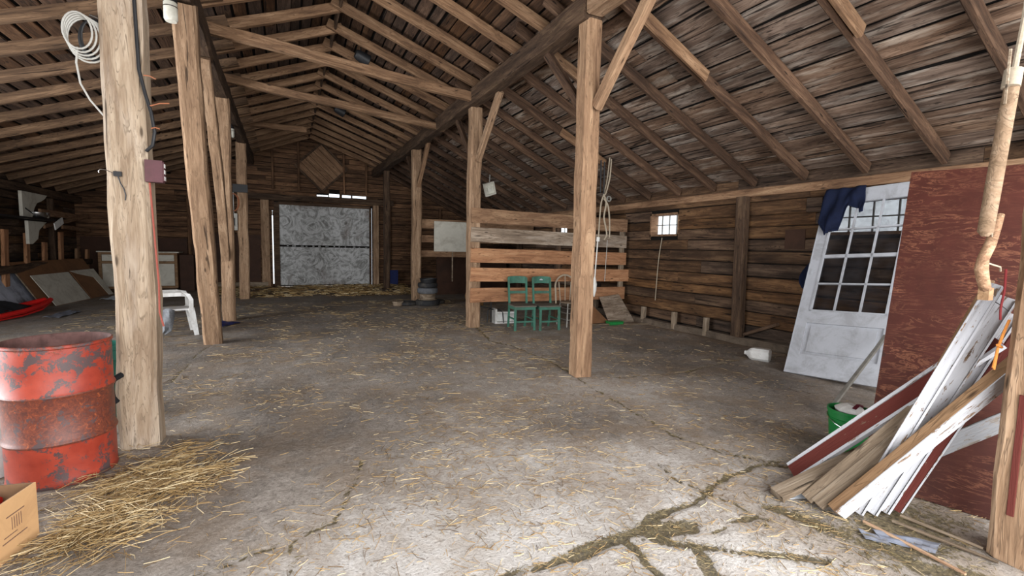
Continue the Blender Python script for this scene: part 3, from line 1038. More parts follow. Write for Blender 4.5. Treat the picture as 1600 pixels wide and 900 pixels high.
# ------------------------------------------------------------------ slatted stall fence
fn = thing('slatted_fence', 'high slatted stall fence of wide boards behind the green chairs', 'fence', (3.1, 8.0, 0))
bz = [(.47, .74, 'fence', .0), (.86, 1.12, 'fence', .12), (1.22, 1.49, 'fence', 0), (1.6, 1.87, 'fence_grey', 0), (1.95, 2.22, 'fence_brown', 0)]
for i, (a, b, mt, ex) in enumerate(bz):
    M, L = frame((0, 0, (a + b) / 2 + .01), (3.68 + ex, .06, (a + b) / 2 - .035), (0, 0, 1))
    o = rough_bar(L, .035, b - a, jit=.004, ch=.005, seg=.5).build('fence_board', W[mt], fn)
    place(o, M)
M, L = frame((3.6, .1, .3), (3.6, .1, 2.2), (0, 1, 0))
place(rough_bar(L, .1, .09).build('fence_batten', W['weathered'], fn), M)
M, L = frame((1.95, .1, 0), (1.95, .1, 2.2), (0, 1, 0))
place(rough_bar(L, .1, .09).build('fence_batten', W['beam_dark'], fn), M)

# second, farther fence with the hanging board
fn2 = thing('slatted_fence', 'lower slatted fence beyond the tyres, half hidden by a grey board', 'fence', (3.3, 12.35, 0))
for (a, b) in ((1.22, 1.4), (1.62, 1.82), (2.0, 2.25)):
    M, L = frame((0, 0, (a + b) / 2), (3.5, 0, (a + b) / 2 + .02), (0, 0, 1))
    place(rough_bar(L, .03, b - a, jit=.003, ch=.004).build('fence_board', W['fence_brown'], fn2), M)
o = MB().box(3.68, 12.26, 1.38, 4.64, 12.285, 2.2).build('hanging_board', W['cream'])
tag(o, 'plain grey-white board hung on the farther fence', 'board')
for (px_, z0, z1, lb) in ((4.2, .55, 1.38, 'longer pale pole hanging below the grey-white board'), (4.62, .95, 1.5, 'shorter pale pole at the right edge of the grey-white board')):
    tag(MB().tube([(px_, 12.245, z0), (px_, 12.245, z1)], .018, 8).build('hanging_pole', W['weathered'], smooth=True), lb, 'pole')

# low partition in the dark stall behind
tag(MB().box(4.3, 14.0, 0, 6.7, 14.08, 1.2).build('stall_partition', W['dark_board']), 'dark board partition deep in the right-hand aisle', 'partition')
tag(MB().box(3.5, 17.5, .05, 3.85, 17.6, .6).build('tarp_sheet', W['blue_tarp']), 'dark blue sheet hanging low on the far wall beside the black post', 'tarp')

# ------------------------------------------------------------------ red drum
bt = thing('steel_drum', 'open rusty red steel drum beside the pale post', 'drum', (-1.30, 3.85, 0), .4)
R = .263
prof = [(0, .02), (R - .01, .02), (R, 0), (R + .004, .012), (R, .03)]
for (z0) in (.27, .56):
    prof += [(R, z0 - .022), (R + .006, z0 - .012), (R + .011, z0), (R + .006, z0 + .012), (R, z0 + .022)]
prof += [(R, .70), (R, .845), (R + .007, .852), (R + .007, .866), (R, .87)]
m = MB().lathe(prof, 64)
m.build('drum_body', W['barrel'], bt, smooth=True)
m = MB().lathe([(R - .001, .87), (R - .008, .865), (R - .008, .04), (0, .035)], 64)
m.build('drum_inside', W['barrel_in'], bt, smooth=True)


def bucket(label, loc, r0, r1, h, mat, name='bucket', handle=True, lid=None, bm=None):
    t = thing(name, label, 'bucket', loc)
    MB().lathe([(0, .01), (r0, .01), (r0, 0), (r0 + (r1 - r0) * .75, h * .75), (r1 + .004, h * .76), (r1 + .006, h * .79), (r1, h * .8), (r1, h * .93), (r1 + .007, h * .94), (r1 + .007, h), (r1 - .004, h), (r1 - .006, h * .8), (r0 - .004, .015), (0, .015)], 36).build('bucket_body', mat, t, smooth=True)
    if handle:
        pts = [(r1 * 1.03 * math.cos(a), -r1 * 1.03 * math.sin(a) * .98 - .01, h * .86 - .5 * r1 * math.sin(a)) for a in np.linspace(0, PI, 17)]
        MB().tube(pts, .003, 6).build('bail_handle', W['steel'], t, smooth=True)
    return t


g = bucket('green plastic bucket with white rubbish, behind the fallen boards', (3.93, 1.95, 0), .125, .15, .31, W['green_plastic'])
g.rotation_euler.z = -1.0
m = MB().lathe([(.0, .06), (.05, .055), (.09, .03), (.12, 0), (.1, -.03), (0, -.04)], 20, wob=.06)
o = m.build('crumpled_bag', W['white_plastic'])
o.location = (3.93, 1.94, .29)
o.rotation_euler = (.2, .15, 0)
tag(o, 'white plastic bag with dark stripe stuffed in the green bucket', 'bag')
m = MB().band([(-.09, -.04, .05), (-.03, -.03, .075), (.04, -.02, .07), (.1, 0, .035)], .025, .006, (0, 1, 0))
m.build('bag_stripe', plain('dark_red_print', srgb(90, 24, 40), .6), o)

bucket('upper white pail half hidden behind the red drum at the left edge', (-1.71, 3.98, 0), .12, .135, .41, W['white_plastic'], name='white_pail', handle=False)
bucket('teal bucket glimpsed between the red drum and the pale post', (-1.38, 5.0, 0), .12, .15, .62, W['teal'], name='teal_bucket', handle=False)

# cardboard box
bx = thing('cardboard_box', 'open tan cardboard box at the lower left in front of the drum', 'box', (-1.385, 2.96, 0), -.2)
m = MB().box(.212, -.135, 0, .22, .135, .28).box(-.22, -.135, 0, .212, -.129, .25)
bsd = m.build('box_side', W['carton'], bx)
m = MB().box(-.22, -.129, 0, -.214, .135, .27).box(-.214, .128, 0, .212, .135, .28).box(-.21, -.128, 0, .21, .128, .008).box(.206, -.128, .01, .212, .128, .278)
m.build('box_inside', W['carton_in'], bx)
m = MB()
for k in range(5):
    m.box(.2205, -.03 + k * .014, .13, .2215, -.027 + k * .014, .19)
m.box(.2205, -.09, .085, .2215, .06, .09).box(.2205, -.06, .2, .2215, .05, .205).box(.2205, -.08, .11, .2215, .0, .114)
m.build('printed_mark', W['print'], bsd)
o = MB().tube([(0, 0, 0), (.12, .03, .015), (.24, .02, .0)], .03, 10).build('red_tool', W['red_plastic'], smooth=True)
o.location = (-1.5, 2.98, .22)
tag(o, 'red plastic tool lying in the tan cardboard box', 'tool')

# ------------------------------------------------------------------ electrics on the pale post
m = MB().tube([(-.86, 4.06, 4.0), (-.868, 4.045, 3.1), (-.86, 4.045, 2.66), (-.83, 4.04, 2.5), (-.80, 4.03, 2.38), (-.785, 4.03, 2.25), (-.8, 4.03, 2.16), (-.84, 4.05, 2.12)], .011, 8)
tag(m.build('black_cable', W['black_plastic'], smooth=True), 'black cable running down the right edge of the pale post', 'cable')
bo = thing('outlet_box', 'maroon electrical outlet box on the right side of the pale post', 'electrical box', (-.80, 4.06, 1.985))
MB().box(-.05, -.035, -.075, .05, .035, .075).build('box_body', W['purple_box'], bo)
bfc = MB().box(.05, -.025, -.065, .056, .03, .065).build('box_face', W['purple_box'], bo)
m = MB()
for z in (-.045, .0, .042):
    m.box(.056, -.015, z - .014, .059, .02, z + .014)
m.build('outlet_socket', W['white_plastic'], bfc)
m = MB().tube([(-.82, 4.0, 1.9), (-.81, 3.99, 1.7), (-.80, 3.985, 1.45), (-.79, 3.98, 1.2), (-.795, 3.99, 1.0), (-.775, 3.99, .9)], .006, 8)
tag(m.build('extension_cord', W['red_cord'], smooth=True), 'faded red cord hanging from the maroon outlet box', 'cord')
for k, (a, b, lb) in enumerate((((-.83, 4.02, 2.62), (-.76, 4.0, 2.6), 'topmost bare wire end poking from the pale post'), ((-.8, 4.01, 2.42), (-.69, 4.0, 2.45), 'middle bare copper wire end poking from the pale post'), ((-.8, 4.01, 2.27), (-.75, 4.0, 2.27), 'lowest bare wire end poking from the pale post'))):
    p = Vector(a).lerp(Vector(b), .5) + Vector((0, 0, .008))
    tag(MB().tube([a, p, b], .004, 6).build('copper_wire', W['copper'], smooth=True), lb, 'wire')
hk = thing('cable_hook', 'small black clip with a wire hook on the front of the pale post', 'hook', (-1.0, 4.05, 1.95))
MB().box(-.022, -.02, -.016, .022, .0, .016).build('clip', W['black_plastic'], hk)
MB().tube([(-.02, -.01, 0), (-.06, -.02, .02), (-.09, -.02, .022), (-.1, -.02, .008), (-.095, -.02, -.002)], .003, 6).build('wire_hook', W['steel'], hk, smooth=True)
MB().tube([(0, -.012, -.01), (.012, -.012, -.06), (.03, -.012, -.1), (.038, -.012, -.14), (.034, -.012, -.175)], .004, 6).build('lead_wire', W['black_plastic'], hk, smooth=True)

# coil of cable on the left side of the pale post
cc = thing('cable_coil', 'coil of pale and dark cable hanging left of the pale post', 'cable', (-1.14, 4.1, 2.86))
m = MB()
for k in range(5):
    pts = [((.075 + .008 * k) * math.cos(a) - .04 + .01 * k, .012 * k - .02, (.115 + .006 * k) * math.sin(a) - .01 * k) for a in np.linspace(0, 2 * PI, 25)]
    m.tube(pts, .006, 6)
m.build('pale_loops', W['grey_cable'], cc, smooth=True)
m = MB()
for k in range(4):
    pts = [((.065 + .008 * k) * math.cos(a) + .03, .03 + .012 * k, (.12 + .006 * k) * math.sin(a) - .02) for a in np.linspace(0, 2 * PI, 25)]
    m.tube(pts, .006, 6)
m.build('dark_loops', W['black_plastic'], cc, smooth=True)
MB().tube([(-.05, 0, -.1), (-.06, 0, -.2), (-.045, 0, -.33), (0, 0, -.43), (.05, 0, -.5), (.08, 0, -.54)], .006, 6).build('loose_end', W['grey_cable'], cc, smooth=True)
MB().tube([(.09, 0, .1), (.02, 0, .12)], .006, 6).build('hanging_nail', W['steel'], cc)


# jar lamps under the left purlin
def jar_lamp(label, loc, group=None):
    t = thing('jar_lamp', label, 'lamp', loc)
    MB().lathe([(0, .12), (.035, .12), (.035, .08), (.06, .07), (.062, .03), (.05, .02), (0, .02)], 20).build('lamp_cap', W['black_plastic'], t, smooth=True)
    jar = MB().lathe([(.05, .03), (.062, .015), (.062, -.14), (.05, -.165), (0, -.17)], 24)
    jar = jar.build('glass_jar', W['porcelain'], t, smooth=True)
    MB().lathe([(.064, -.03), (.064, -.02)], 24).build('jar_band', W['steel'], jar, smooth=True)
    return t


jar_lamp('unlit jar lamp under the beam at the top of the leaning post', (-1.0, 6.05, 3.93))
jar_lamp('unlit jar lamp beside the slimmer left post with the black box', (-1.0, 12.2, 4.0))


def flood(label, loc, rz):
    t = thing('floodlight', label, 'lamp', loc, rz)
    M = Matrix.Rotation(1.9, 4, 'Y')
    MB().lathe([(0, -.1), (.07, -.1), (.09, -.05), (.11, .14), (.1, .15), (.08, 0), (0, -.05)], 24, M).build('lamp_shade', W['black_plastic'], t, smooth=True)
    MB().tube([(0, 0, 0), (0, 0, .16)], .012, 8).build('stem', W['black_plastic'], t)
    return t


flood('black lamp shade under the ridge above the nearer tie beam', (1.3, 8.9, 4.86), .2)
flood('small black lamp shade under the ridge beyond the farther tie beam', (1.3, 12.6, 4.86), .2)

# boxes on the slim left post
o = MB().box(-.17, -.05, -.1, .17, .05, .1).build('black_box', W['black_plastic'])
o.location = (-.99, 14.12, 2.92)
tag(o, 'black box mounted on the slimmer left post', 'box')
eb = thing('fuse_box', 'grey fuse box fixed beside the slimmer left post', 'electrical box', (-1.16, 14.2, 2.05))
MB().box(-.08, -.05, -.22, .08, .05, .22).build('box_body', W['grey_metal'], eb)
MB().box(-.03, -.055, -.1, .03, -.05, .1).build('box_cover', W['black_plastic'], eb)
MB().tube([(0, 0, .22), (0, -.02, .5), (.0, 0, .78)], .012, 6).build('conduit', W['grey_cable'], eb)
m = MB()
for k in range(3):
    m.tube([(.11 * math.cos(a) + .01 * k, .01 * k, .22 * math.sin(a)) for a in np.linspace(0, 2 * PI, 21)], .009, 6)
o = m.build('wire_loops', W['copper'], smooth=True)
o.location = (-1.15, 14.05, 2.55)
tag(o, 'loops of wire hanging under the black box on the slim post', 'wire')

# small white fixture on the right-hand roof
sf = thing('light_fixture', 'small white square fixture hanging under the roof right of the fence post', 'light fixture', (4.93, 11.4, 3.06))
Mx = Matrix.Rotation(-.35, 4, 'Y') @ Matrix.Rotation(.25, 4, 'X')
MB().box(-.15, -.03, -.17, .15, .05, -.13, Mx).box(-.15, -.03, .13, .15, .05, .17, Mx).box(-.15, -.03, -.13, -.12, .05, .13, Mx).box(.12, -.03, -.13, .15, .05, .13, Mx).build('fixture_frame', W['cream'], sf)
MB().box(-.12, .02, -.13, .12, .05, .13, Mx).box(-.07, -.01, -.05, .07, .02, .05, Mx).build('fixture_plate', W['porcelain'], sf)
MB().tube([(0, .03, .15), (.02, .05, .4)], .015, 8).build('stem', W['grey_metal'], sf)


# ------------------------------------------------------------------ chairs
def wood_chair(label, loc, rz, mark=False):
    t = thing('wooden_chair', label, 'chair', loc, rz, group=None)
    for sx in (-1, 1):
        m = MB().cbox(0, -.02, -.02, .445, .02, .02, .004)
        o = m.build('leg', W['green_paint'], t)
        M, L = frame((sx * .19, -.2, 0), (sx * .185, -.19, .445), (0, 1, 0))
        place(o, M)
        m = MB().band([(sx * .17, .25, 0), (sx * .175, .2, .3), (sx * .175, .19, .48), (sx * .18, .25, .95)], .035, .03, (1, 0, 0))
        m.build('leg', W['green_paint'], t)
    m = MB().box(-.2, -.215, .385, .2, -.195, .44).box(-.2, .17, .385, .2, .19, .44).box(-.2, -.2, .385, -.18, .18, .44).box(.18, -.2, .385, .2, .18, .44)
    m.build('apron', W['green_paint'], t)
    m = MB().prism([(-.21, -.235), (.21, -.235), (.195, .2), (-.195, .2)], .44, .462)
    m.build('seat', W['seat_grey'], t)
    pts = [(x, .255 + .02 * (1 - (x / .18) ** 2), .9 + .012 * (1 - (x / .18) ** 2)) for x in np.linspace(-.175, .175, 9)]
    MB().band(pts, .13, .02, (0, .1, 1)).build('top_rail', W['green_paint'], t)
    pts = [(x, .225 + .015 * (1 - (x / .18) ** 2), .67) for x in np.linspace(-.17, .17, 7)]
    MB().band(pts, .05, .018, (0, .1, 1)).build('back_rail', W['green_paint'], t)
    MB().box(-.18, -.21, .15, .18, -.19, .18).box(-.185, -.2, .19, -.165, .21, .215).box(.165, -.2, .19, .185, .21, .215).build('stretcher', W['green_paint'], t)
    if mark:
        m = MB().prism([(.035 * math.cos(a), .028 * math.sin(a)) for a in np.linspace(0, PI, 9)], -.002, .002, Matrix.Translation((0, .262, .9)) @ Matrix.Rotation(PI / 2, 4, 'X'))
        m.build('carved_mark', W['white_paint'], t)
    return t


wood_chair('green wooden chair nearest the fence post, left of its twin', (3.97, 7.6, 0), -.12)
wood_chair('green wooden chair with a pale mark on its top rail, beside the bentwood one', (4.43, 7.48, 0), -.12, True)

bc = thing('hoop_back_chair', 'grey metal chair with round hoop back, partly behind the squared post', 'chair', (5.08, 7.62, 0), -.05)
hoop = lambda rx, z1, yy, z0: [(-rx, yy, z0), (-rx, yy + .03, z0 + .25)] + [(-rx * math.cos(a), yy + .05, z1 - rx + rx * math.sin(a)) for a in np.linspace(0, PI, 13)] + [(rx, yy + .03, z0 + .25), (rx, yy, z0)]
MB().tube(hoop(.22, .99, .2, .42), .018, 8).build('outer_hoop', W['rope'], bc, smooth=True)
MB().tube([(-.11, .22, .46), (-.14, .25, .85)], .012, 8).tube([(.11, .22, .46), (.14, .25, .85)], .009, 8).tube([(0, .22, .46), (0, .25, .98)], .009, 8).build('back_rods', W['rope'], bc, smooth=True)
MB().lathe([(0, .45), (.2, .45), (.215, .46), (.2, .475), (0, .475)], 24).build('seat', W['weathered'], bc, smooth=True)
for a, b in ((-1, -1), (1, -1), (-1, 1), (1, 1)):
    MB().tube([(a * .15, b * .15, .45), (a * .19, b * .2, 0)], .014, 8).build('leg', W['grey_metal'], bc, smooth=True)
m = MB()
for z in (.14, .27, .36):
    m.tube([(-.18, -.19, z), (.18, -.19, z)], .008, 6).tube([(-.18, -.19, z), (-.18, .19, z)], .008, 6)
m.tube([(0, -.19, .02), (0, -.19, .45)], .008, 6)
m.build('rungs', W['grey_metal'], bc, smooth=True)

# dark tubular frame left of chairs
tf = thing('tubular_stand', 'dark tubular metal stand between the fence post and the green chairs', 'stand', (3.72, 8.3, 0))
m = MB()
m.tube([(-.28, .05, .36), (-.02, .1, .3), (-.02, .1, .02)], .012, 8)
m.tube([(-.02, .1, .7), (-.02, .1, .3), (-.1, .06, .27), (-.12, .05, .02)], .012, 8)
m.tube([(-.02, .1, .28), (.12, .0, .28), (.17, -.06, .22), (.18, -.08, .02)], .012, 8)
m.build('frame', W['black_plastic'], tf, smooth=True)
# white plastic seat lying under the chairs
ws = thing('plastic_crate', 'dirty white plastic tub lying behind the left green chair', 'tub', (3.98, 8.33, 0), -.1)
MB().cbox(-.24, -.1, 0, -.2, .1, .3, .01).cbox(-.2, -.1, .2, .2, .1, .24, .01).cbox(-.2, -.1, .0, .2, .1, .03, .01).box(-.2, .06, 0, .22, .09, .24).build('tub_shell', W['white_plastic'], ws)

# white monobloc armchair behind the pale post
wc = thing('plastic_armchair', 'white plastic garden armchair behind the pale post', 'chair', (-1.66, 9.06, 0), PI / 2 + .25)
# local: front = -Y
m = MB().prism([(-.22, -.25), (.22, -.25), (.2, .2), (-.2, .2)], .405, .43)
m.build('seat', W['white_plastic'], wc)
for sx in (-1, 1):
    MB().band([(sx * .24, -.25, .44), (sx * .265, -.28, .22), (sx * .285, -.31, 0)], [.09, .075, .06], .022, (0, 1, 0)).build('leg', W['white_plastic'], wc)
    MB().band([(sx * .22, .22, .44), (sx * .25, .27, .22), (sx * .27, .31, 0)], [.09, .075, .06], .022, (0, 1, 0)).build('leg', W['white_plastic'], wc)
    MB().band([(sx * .25, -.25, .40), (sx * .275, -.25, .58), (sx * .28, -.22, .65), (sx * .28, -.12, .67), (sx * .275, .1, .67), (sx * .24, .24, .66)], .06, .02, (0, 1, .3)).build('armrest', W['white_plastic'], wc)
    MB().band([(sx * .21, .22, .42), (sx * .23, .3, .82)], .05, .025, (1, 0, 0)).build('back_post', W['white_plastic'], wc)
m = MB()
for k in range(5):
    x = -.16 + .08 * k
    m.band([(x, .23, .43), (x, .31, .85)], .045, .012, (1, 0, 0))
m.band([(-.23, .3, .83), (0, .33, .88), (.23, .3, .83)], .06, .02, (0, .2, 1))
m.build('back_slats', W['white_plastic'], wc)
MB().box(-.24, -.27, .36, .24, -.25, .42).build('seat_lip', W['white_plastic'], wc)
# rag hanging under it
v, f = [], []
for j in range(8):
    for i in range(7):
        z = .43 - j * .055
        wd = .17 * (1 - .35 * (j / 7) ** 1.5) * (.35 if j == 7 else 1)
        v.append((-wd + 2 * wd * i / 6, .03 * math.sin(i * 2.1 + j * .5), z + .02 * math.sin(i * 1.7)))
f = [(j * 7 + i, j * 7 + i + 1, (j + 1) * 7 + i + 1, (j + 1) * 7 + i) for j in range(7) for i in range(6)]
m = MB()
m.v, m.f = v, f
o = m.build('grey_rag', W['rag'], smooth=True)
o.location = (-1.72, 8.72, .02)
so = o.modifiers.new('s', 'SOLIDIFY')
so.thickness = .008
tag(o, 'grey rag hanging from the seat of the white plastic armchair', 'rag')

# ------------------------------------------------------------------ tyres
def tyre(label, loc, R_=.29, h=.16, rot=(0, 0, 0), mat='rubber', rim=False, group=None):
    t = thing('tyre', label, 'tyre', loc)
    t.rotation_euler = rot
    r = R_
    MB().lathe([(r * .6, .02), (r * .72, 0), (r * .93, .01), (r, h * .25), (r, h * .75), (r * .93, h - .01), (r * .72, h), (r * .6, h - .02), (r * .66, h * .5), (r * .6, .02)], 32).build('tyre_casing', W[mat], t, smooth=True)
    if rim:
        MB().lathe([(0, h * .5), (r * .3, h * .5), (r * .4, h * .3), (r * .6, h * .35), (r * .64, h - .015)], 24).build('wheel_rim', W['grey_metal'], t, smooth=True)
    return t


tyre('tyre at the bottom of the stack', (3.3, 11.55, 0), .31, .15)
t_ = thing('rusty_wheel_rim', 'rusty wheel rim in the middle of the stack, between the tyres', 'wheel rim', (3.3, 11.55, .15))  # rusty wheel rim stacked between the tyres
MB().lathe([(0, .01), (.2, .01), (.235, 0), (.24, .01), (.2, .03), (.2, .13), (.24, .15), (.235, .16), (.19, .14), (.0, .14)], 32).build('rim_body', W['weathered'], t_, smooth=True)
tyre('small grey tyre resting on the rusty rim', (3.3, 11.55, .31), .26, .15, mat='grey_rubber')
tyre('upper black tyre of the stack, under the pail', (3.3, 11.55, .46), .25, .13)
o = bucket('black pail on top of the tyre stack', (3.32, 11.55, .59), .2, .22, .1, W['black_plastic'], name='black_pail', handle=False)
tyre('flat tyre lying left of the stack', (2.82, 11.75, 0), .27, .1)
tyre('tyre lying right behind the stack', (3.62, 11.95, 0), .26, .09)
t_ = thing('wheel_hub', 'small pale metal hub on the floor left of the tyres', 'wheel hub', (2.55, 11.62, 0))
MB().lathe([(0, 0), (.1, 0), (.12, .02), (.12, .08), (.14, .09), (.14, .12), (.09, .11), (0, .09)], 24).build('hub_body', W['weathered'], t_, smooth=True)
wk = MB().lathe([(0, .0), (.26, .02), (.3, .12), (.27, .13), (.24, .04), (0, .02)], 28)
o = wk.build('woven_basket', W['terracotta'], smooth=True)
o.location = (4.35, 11.1, .14)
o.rotation_euler = (1.0, .2, .4)
tag(o, 'brown shallow basket tipped over left of the fence post', 'basket')

# ------------------------------------------------------------------ right aisle bits
o = MB().prism([(5.45, 7.62), (6.3, 7.62), (6.25, 8.0), (5.6, 8.0)], 0, .02).build('brown_board', W['hardboard'])
tag(o, 'brown board lying by the fence behind the squared post', 'board')
v = [(0, 0, 0), (.75, .1, 0), (.62, .5, .55), (.1, .5, .5)]
m = MB().add(v + [(a, b + .012, c) for a, b, c in v], [(0, 1, 2, 3), (7, 6, 5, 4), (0, 4, 5, 1), (1, 5, 6, 2), (2, 6, 7, 3), (3, 7, 4, 0)])
o = m.build('grey_sheet', W['fence_grey'])
o.location = (5.95, 7.48, 0.0)
tag(o, 'pale sheet leaning on the fence end in the right corner', 'sheet')
v = [(0, 0, 0), (.6, 0, 0), (.25, .42, .5), (.0, .42, .5)]
m = MB().add(v + [(a, b + .012, c) for a, b, c in v], [(0, 1, 2, 3), (7, 6, 5, 4), (0, 4, 5, 1), (1, 5, 6, 2), (2, 6, 7, 3), (3, 7, 4, 0)])
o = m.build('brown_sheet', W['hardboard'])
o.location = (5.4, 7.55, 0.02)
tag(o, 'brown hardboard sheet leaning on the fence beside the squared post', 'sheet')
gp = thing('green_pan', 'green plastic pan on the floor by the fence end', 'pan', (6.0, 7.38, 0), -.1)
MB().cbox(-.15, -.09, 0, .15, .09, .07, .025).build('pan_body', W['green_plastic'], gp)
MB().cbox(-.16, -.1, .06, .16, .1, .075, .006).build('pan_rim', W['green_plastic'], gp)
tag(beam('floor_stick', (5.5, 7.45, .015), (6.75, 7.15, .015), .04, .03, W['weathered']), 'long thin stick on the floor in front of the green pan', 'stick')

# ropes hanging in front of the fence
rp = thing('hanging_rope', 'pale rope with a slipknot and tassel hanging before the fence', 'rope', (5.62, 7.25, 3.15))


def curve_pts(p, n=24):
    p = [Vector(q) for q in p]
    out = []
    for i in range(len(p) - 1):
        a, b, c, d = p[max(i - 1, 0)], p[i], p[i + 1], p[min(i + 2, len(p) - 1)]
        for k in range(n // 4):
            t = k / (n // 4)
            out.append(.5 * ((2 * b) + (c - a) * t + (2 * a - 5 * b + 4 * c - d) * t * t + (3 * b - a - 3 * c + d) * t ** 3))
    out.append(p[-1])
    return out


MB().tube(curve_pts([(.04, 0, .1), (.02, 0, -.25), (-.06, 0, -.55), (-.12, 0, -.62), (-.17, 0, -.8), (-.19, 0, -1.2), (-.2, 0, -1.45)]), .014, 8).tube(curve_pts([(.0, 0, .12), (-.03, .02, -.3), (-.1, .02, -.6)]), .012, 8).build('upper_rope', W['rope'], rp, smooth=True)
MB().tube(curve_pts([(-.1, 0, -.6), (-.06, -.02, -.75), (-.1, -.02, -1.0), (-.05, -.02, -1.2), (-.02, -.02, -1.35), (-.08, -.02, -1.45)]), .016, 8).tube(curve_pts([(-.12, -.02, -.66), (-.02, -.03, -.8), (.03, -.03, -1.1), (.04, -.03, -1.4)]), .015, 8).build('slipknot_loops', W['rope'], rp, smooth=True)
MB().tube([(-.2, 0, -1.4), (-.21, 0, -1.48)], .035, 10).build('knot', W['white_rope'], rp, smooth=True)
MB().tube(curve_pts([(-.21, 0, -1.45), (-.235, 0, -1.9), (-.25, 0, -2.2)]), .012, 8).build('lower_rope', W['white_rope'], rp, smooth=True)
MB().tube([(-.25, 0, -2.15), (-.255, 0, -2.3), (-.255, 0, -2.42), (-.25, 0, -2.55)], [.012, .05, .045, .006], 10).build('tassel', W['white_rope'], rp, smooth=True)
rg = MB().lathe([(.035, -.012), (.055, -.012), (.06, 0), (.055, .012), (.035, .012), (.03, 0), (.035, -.012)], 20, Matrix.Translation((.0, -.02, -.66)) @ Matrix.Rotation(PI / 2, 4, 'X'))
rg.build('rope_ring', W['grey_metal'], rp, smooth=True)
for k, (x, z1, lb) in enumerate(((5.42, 3.2, 'left dark strap hanging above the pale rope'), (5.5, 3.18, 'right dark strap hanging above the pale rope'))):
    tag(MB().tube([(x, 7.25, z1), (x + .01, 7.25, z1 - .6)], .014, 6).build('dark_strap', W['black_plastic']), lb, 'strap')
tag(MB().tube(curve_pts([(XWR - .03, 7.05, 1.78), (XWR - .05, 7.1, 1.3), (XWR - .05, 7.14, .5)]), .008, 6).build('thin_cord', W['rope'], smooth=True), 'thin cord hanging on the wall below the nearer barred window', 'cord')
tag(MB().tube([(5.63, 7.24, 1.7), (5.6, 7.24, .9)], .006, 6).build('thin_cord', W['grey_cable']), 'thin dark cord hanging beside the tasselled rope', 'cord')
o = MB().box(XWR - .02, 4.2, 1.58, XWR, 4.5, 1.87).build('dark_plate', W['dark_board'])
tag(o, 'square dark plate on the right wall left of the white door', 'plate')

# jug
jg = thing('plastic_jug', 'white plastic jug lying by the right wall left of the door', 'jug', (5.98, 4.2, .085))
Mj = Matrix.Rotation(-1.15, 4, 'Z') @ Matrix.Rotation(PI / 2, 4, 'Y')
m = MB()
for (r, z) in ():
    pass
ring = lambda hx, hy: [(hx, hy * .6), (hx * .6, hy), (-hx * .6, hy), (-hx, hy * .6), (-hx, -hy * .6), (-hx * .6, -hy), (hx * .6, -hy), (hx, -hy * .6)]
v, f = [], []
lv = [(-.16, .07, .07), (-.15, .085, .085), (.06, .085, .085), (.10, .07, .07), (.14, .03, .03), (.17, .025, .025)]
for z, hx, hy in lv:
    v += [(a, b, z) for a, b in ring(hx, hy)]
for i in range(len(lv) - 1):
    for k in range(8):
        a, b = i * 8 + k, i * 8 + (k + 1) % 8
        f.append((a, b, b + 8, a + 8))
f += [tuple(range(7, -1, -1)), tuple(range(40, 48))]
MB().add(v, f, Mj @ Matrix.Rotation(PI, 4, 'Y')).build('jug_body', W['white_plastic'], jg, smooth=True)
MB().tube([(0, .07, -.02), (0, .11, .02), (0, .11, .08), (0, .07, .11)], .012, 8, Mj @ Matrix.Rotation(PI, 4, 'Y')).build('jug_handle', W['white_plastic'], jg, smooth=True)

# ------------------------------------------------------------------ leaning white door
BL, TL = Vector((5.70, 3.62, .01)), Vector((6.76, 3.87, 2.36))
upv = (TL - BL)
DH = upv.length
upv.normalize()
wv = Vector((.07, -.93, 0))
wv = (wv - upv * wv.dot(upv)).normalized()
nv = upv.cross(wv)
if nv.x > 0:
    nv = -nv
# local x = width, y = height, z = towards the room
dd = thing('glazed_door', 'white glazed door leaning against the right wall', 'door')
MDr = Matrix(((wv.x, upv.x, nv.x, BL.x), (wv.y, upv.y, nv.y, BL.y), (wv.z, upv.z, nv.z, BL.z), (0, 0, 0, 1)))
place(dd, MDr)
DW = 1.06
m = MB().box(0, 0, -.045, .12, DH, 0).box(DW - .12, 0, -.045, DW, DH, 0)
m.box(.12, DH - .2, -.045, DW - .12, DH, 0).box(.12, 0, -.045, DW - .12, .26, 0).box(.12, .68, -.045, DW - .12, .84, 0)
dfr = m.build('door_frame', W['white_paint'], dd)
m = MB().box(.12, .26, -.035, DW - .12, .68, -.02).box(.18, .30, -.02, DW - .18, .64, -.008)
m.build('lower_panel', W['white_paint'], dd)
m = MB().box(.12, .84, -.03, DW - .12, DH - .2, -.024)
m.build('door_pane', W['glass'], dd)
m = MB()
gx0, gx1, gy0, gy1 = .12, DW - .12, .84, DH - .2
for k in (1, 2):
    x = gx0 + (gx1 - gx0) * k / 3
    m.box(x - .01, gy0, -.03, x + .01, gy1, -.004)
for k in range(1, 4):
    yv = gy0 + (gy1 - gy0) * k / 4
    t = .022 if k == 2 else .01
    m.box(gx0, yv - t, -.03, gx1, yv + t, -.004)
m.box(gx0, gy0, -.03, gx0 + .02, gy1, 0.006).box(gx1 - .02, gy0, -.03, gx1, gy1, .006).box(gx0, gy0, -.03, gx1, gy0 + .02, .006)
m.build('glazing_bars', W['white_paint'], dfr)
m = MB().box(-.012, .0, -.05, 0, DH, .005)
m.build('door_edge', W['white_paint'], dd)
m = MB().box(.02, 1.35, 0, .045, 1.43, .006)
m.build('lock_plate', W['white_paint'], dfr)


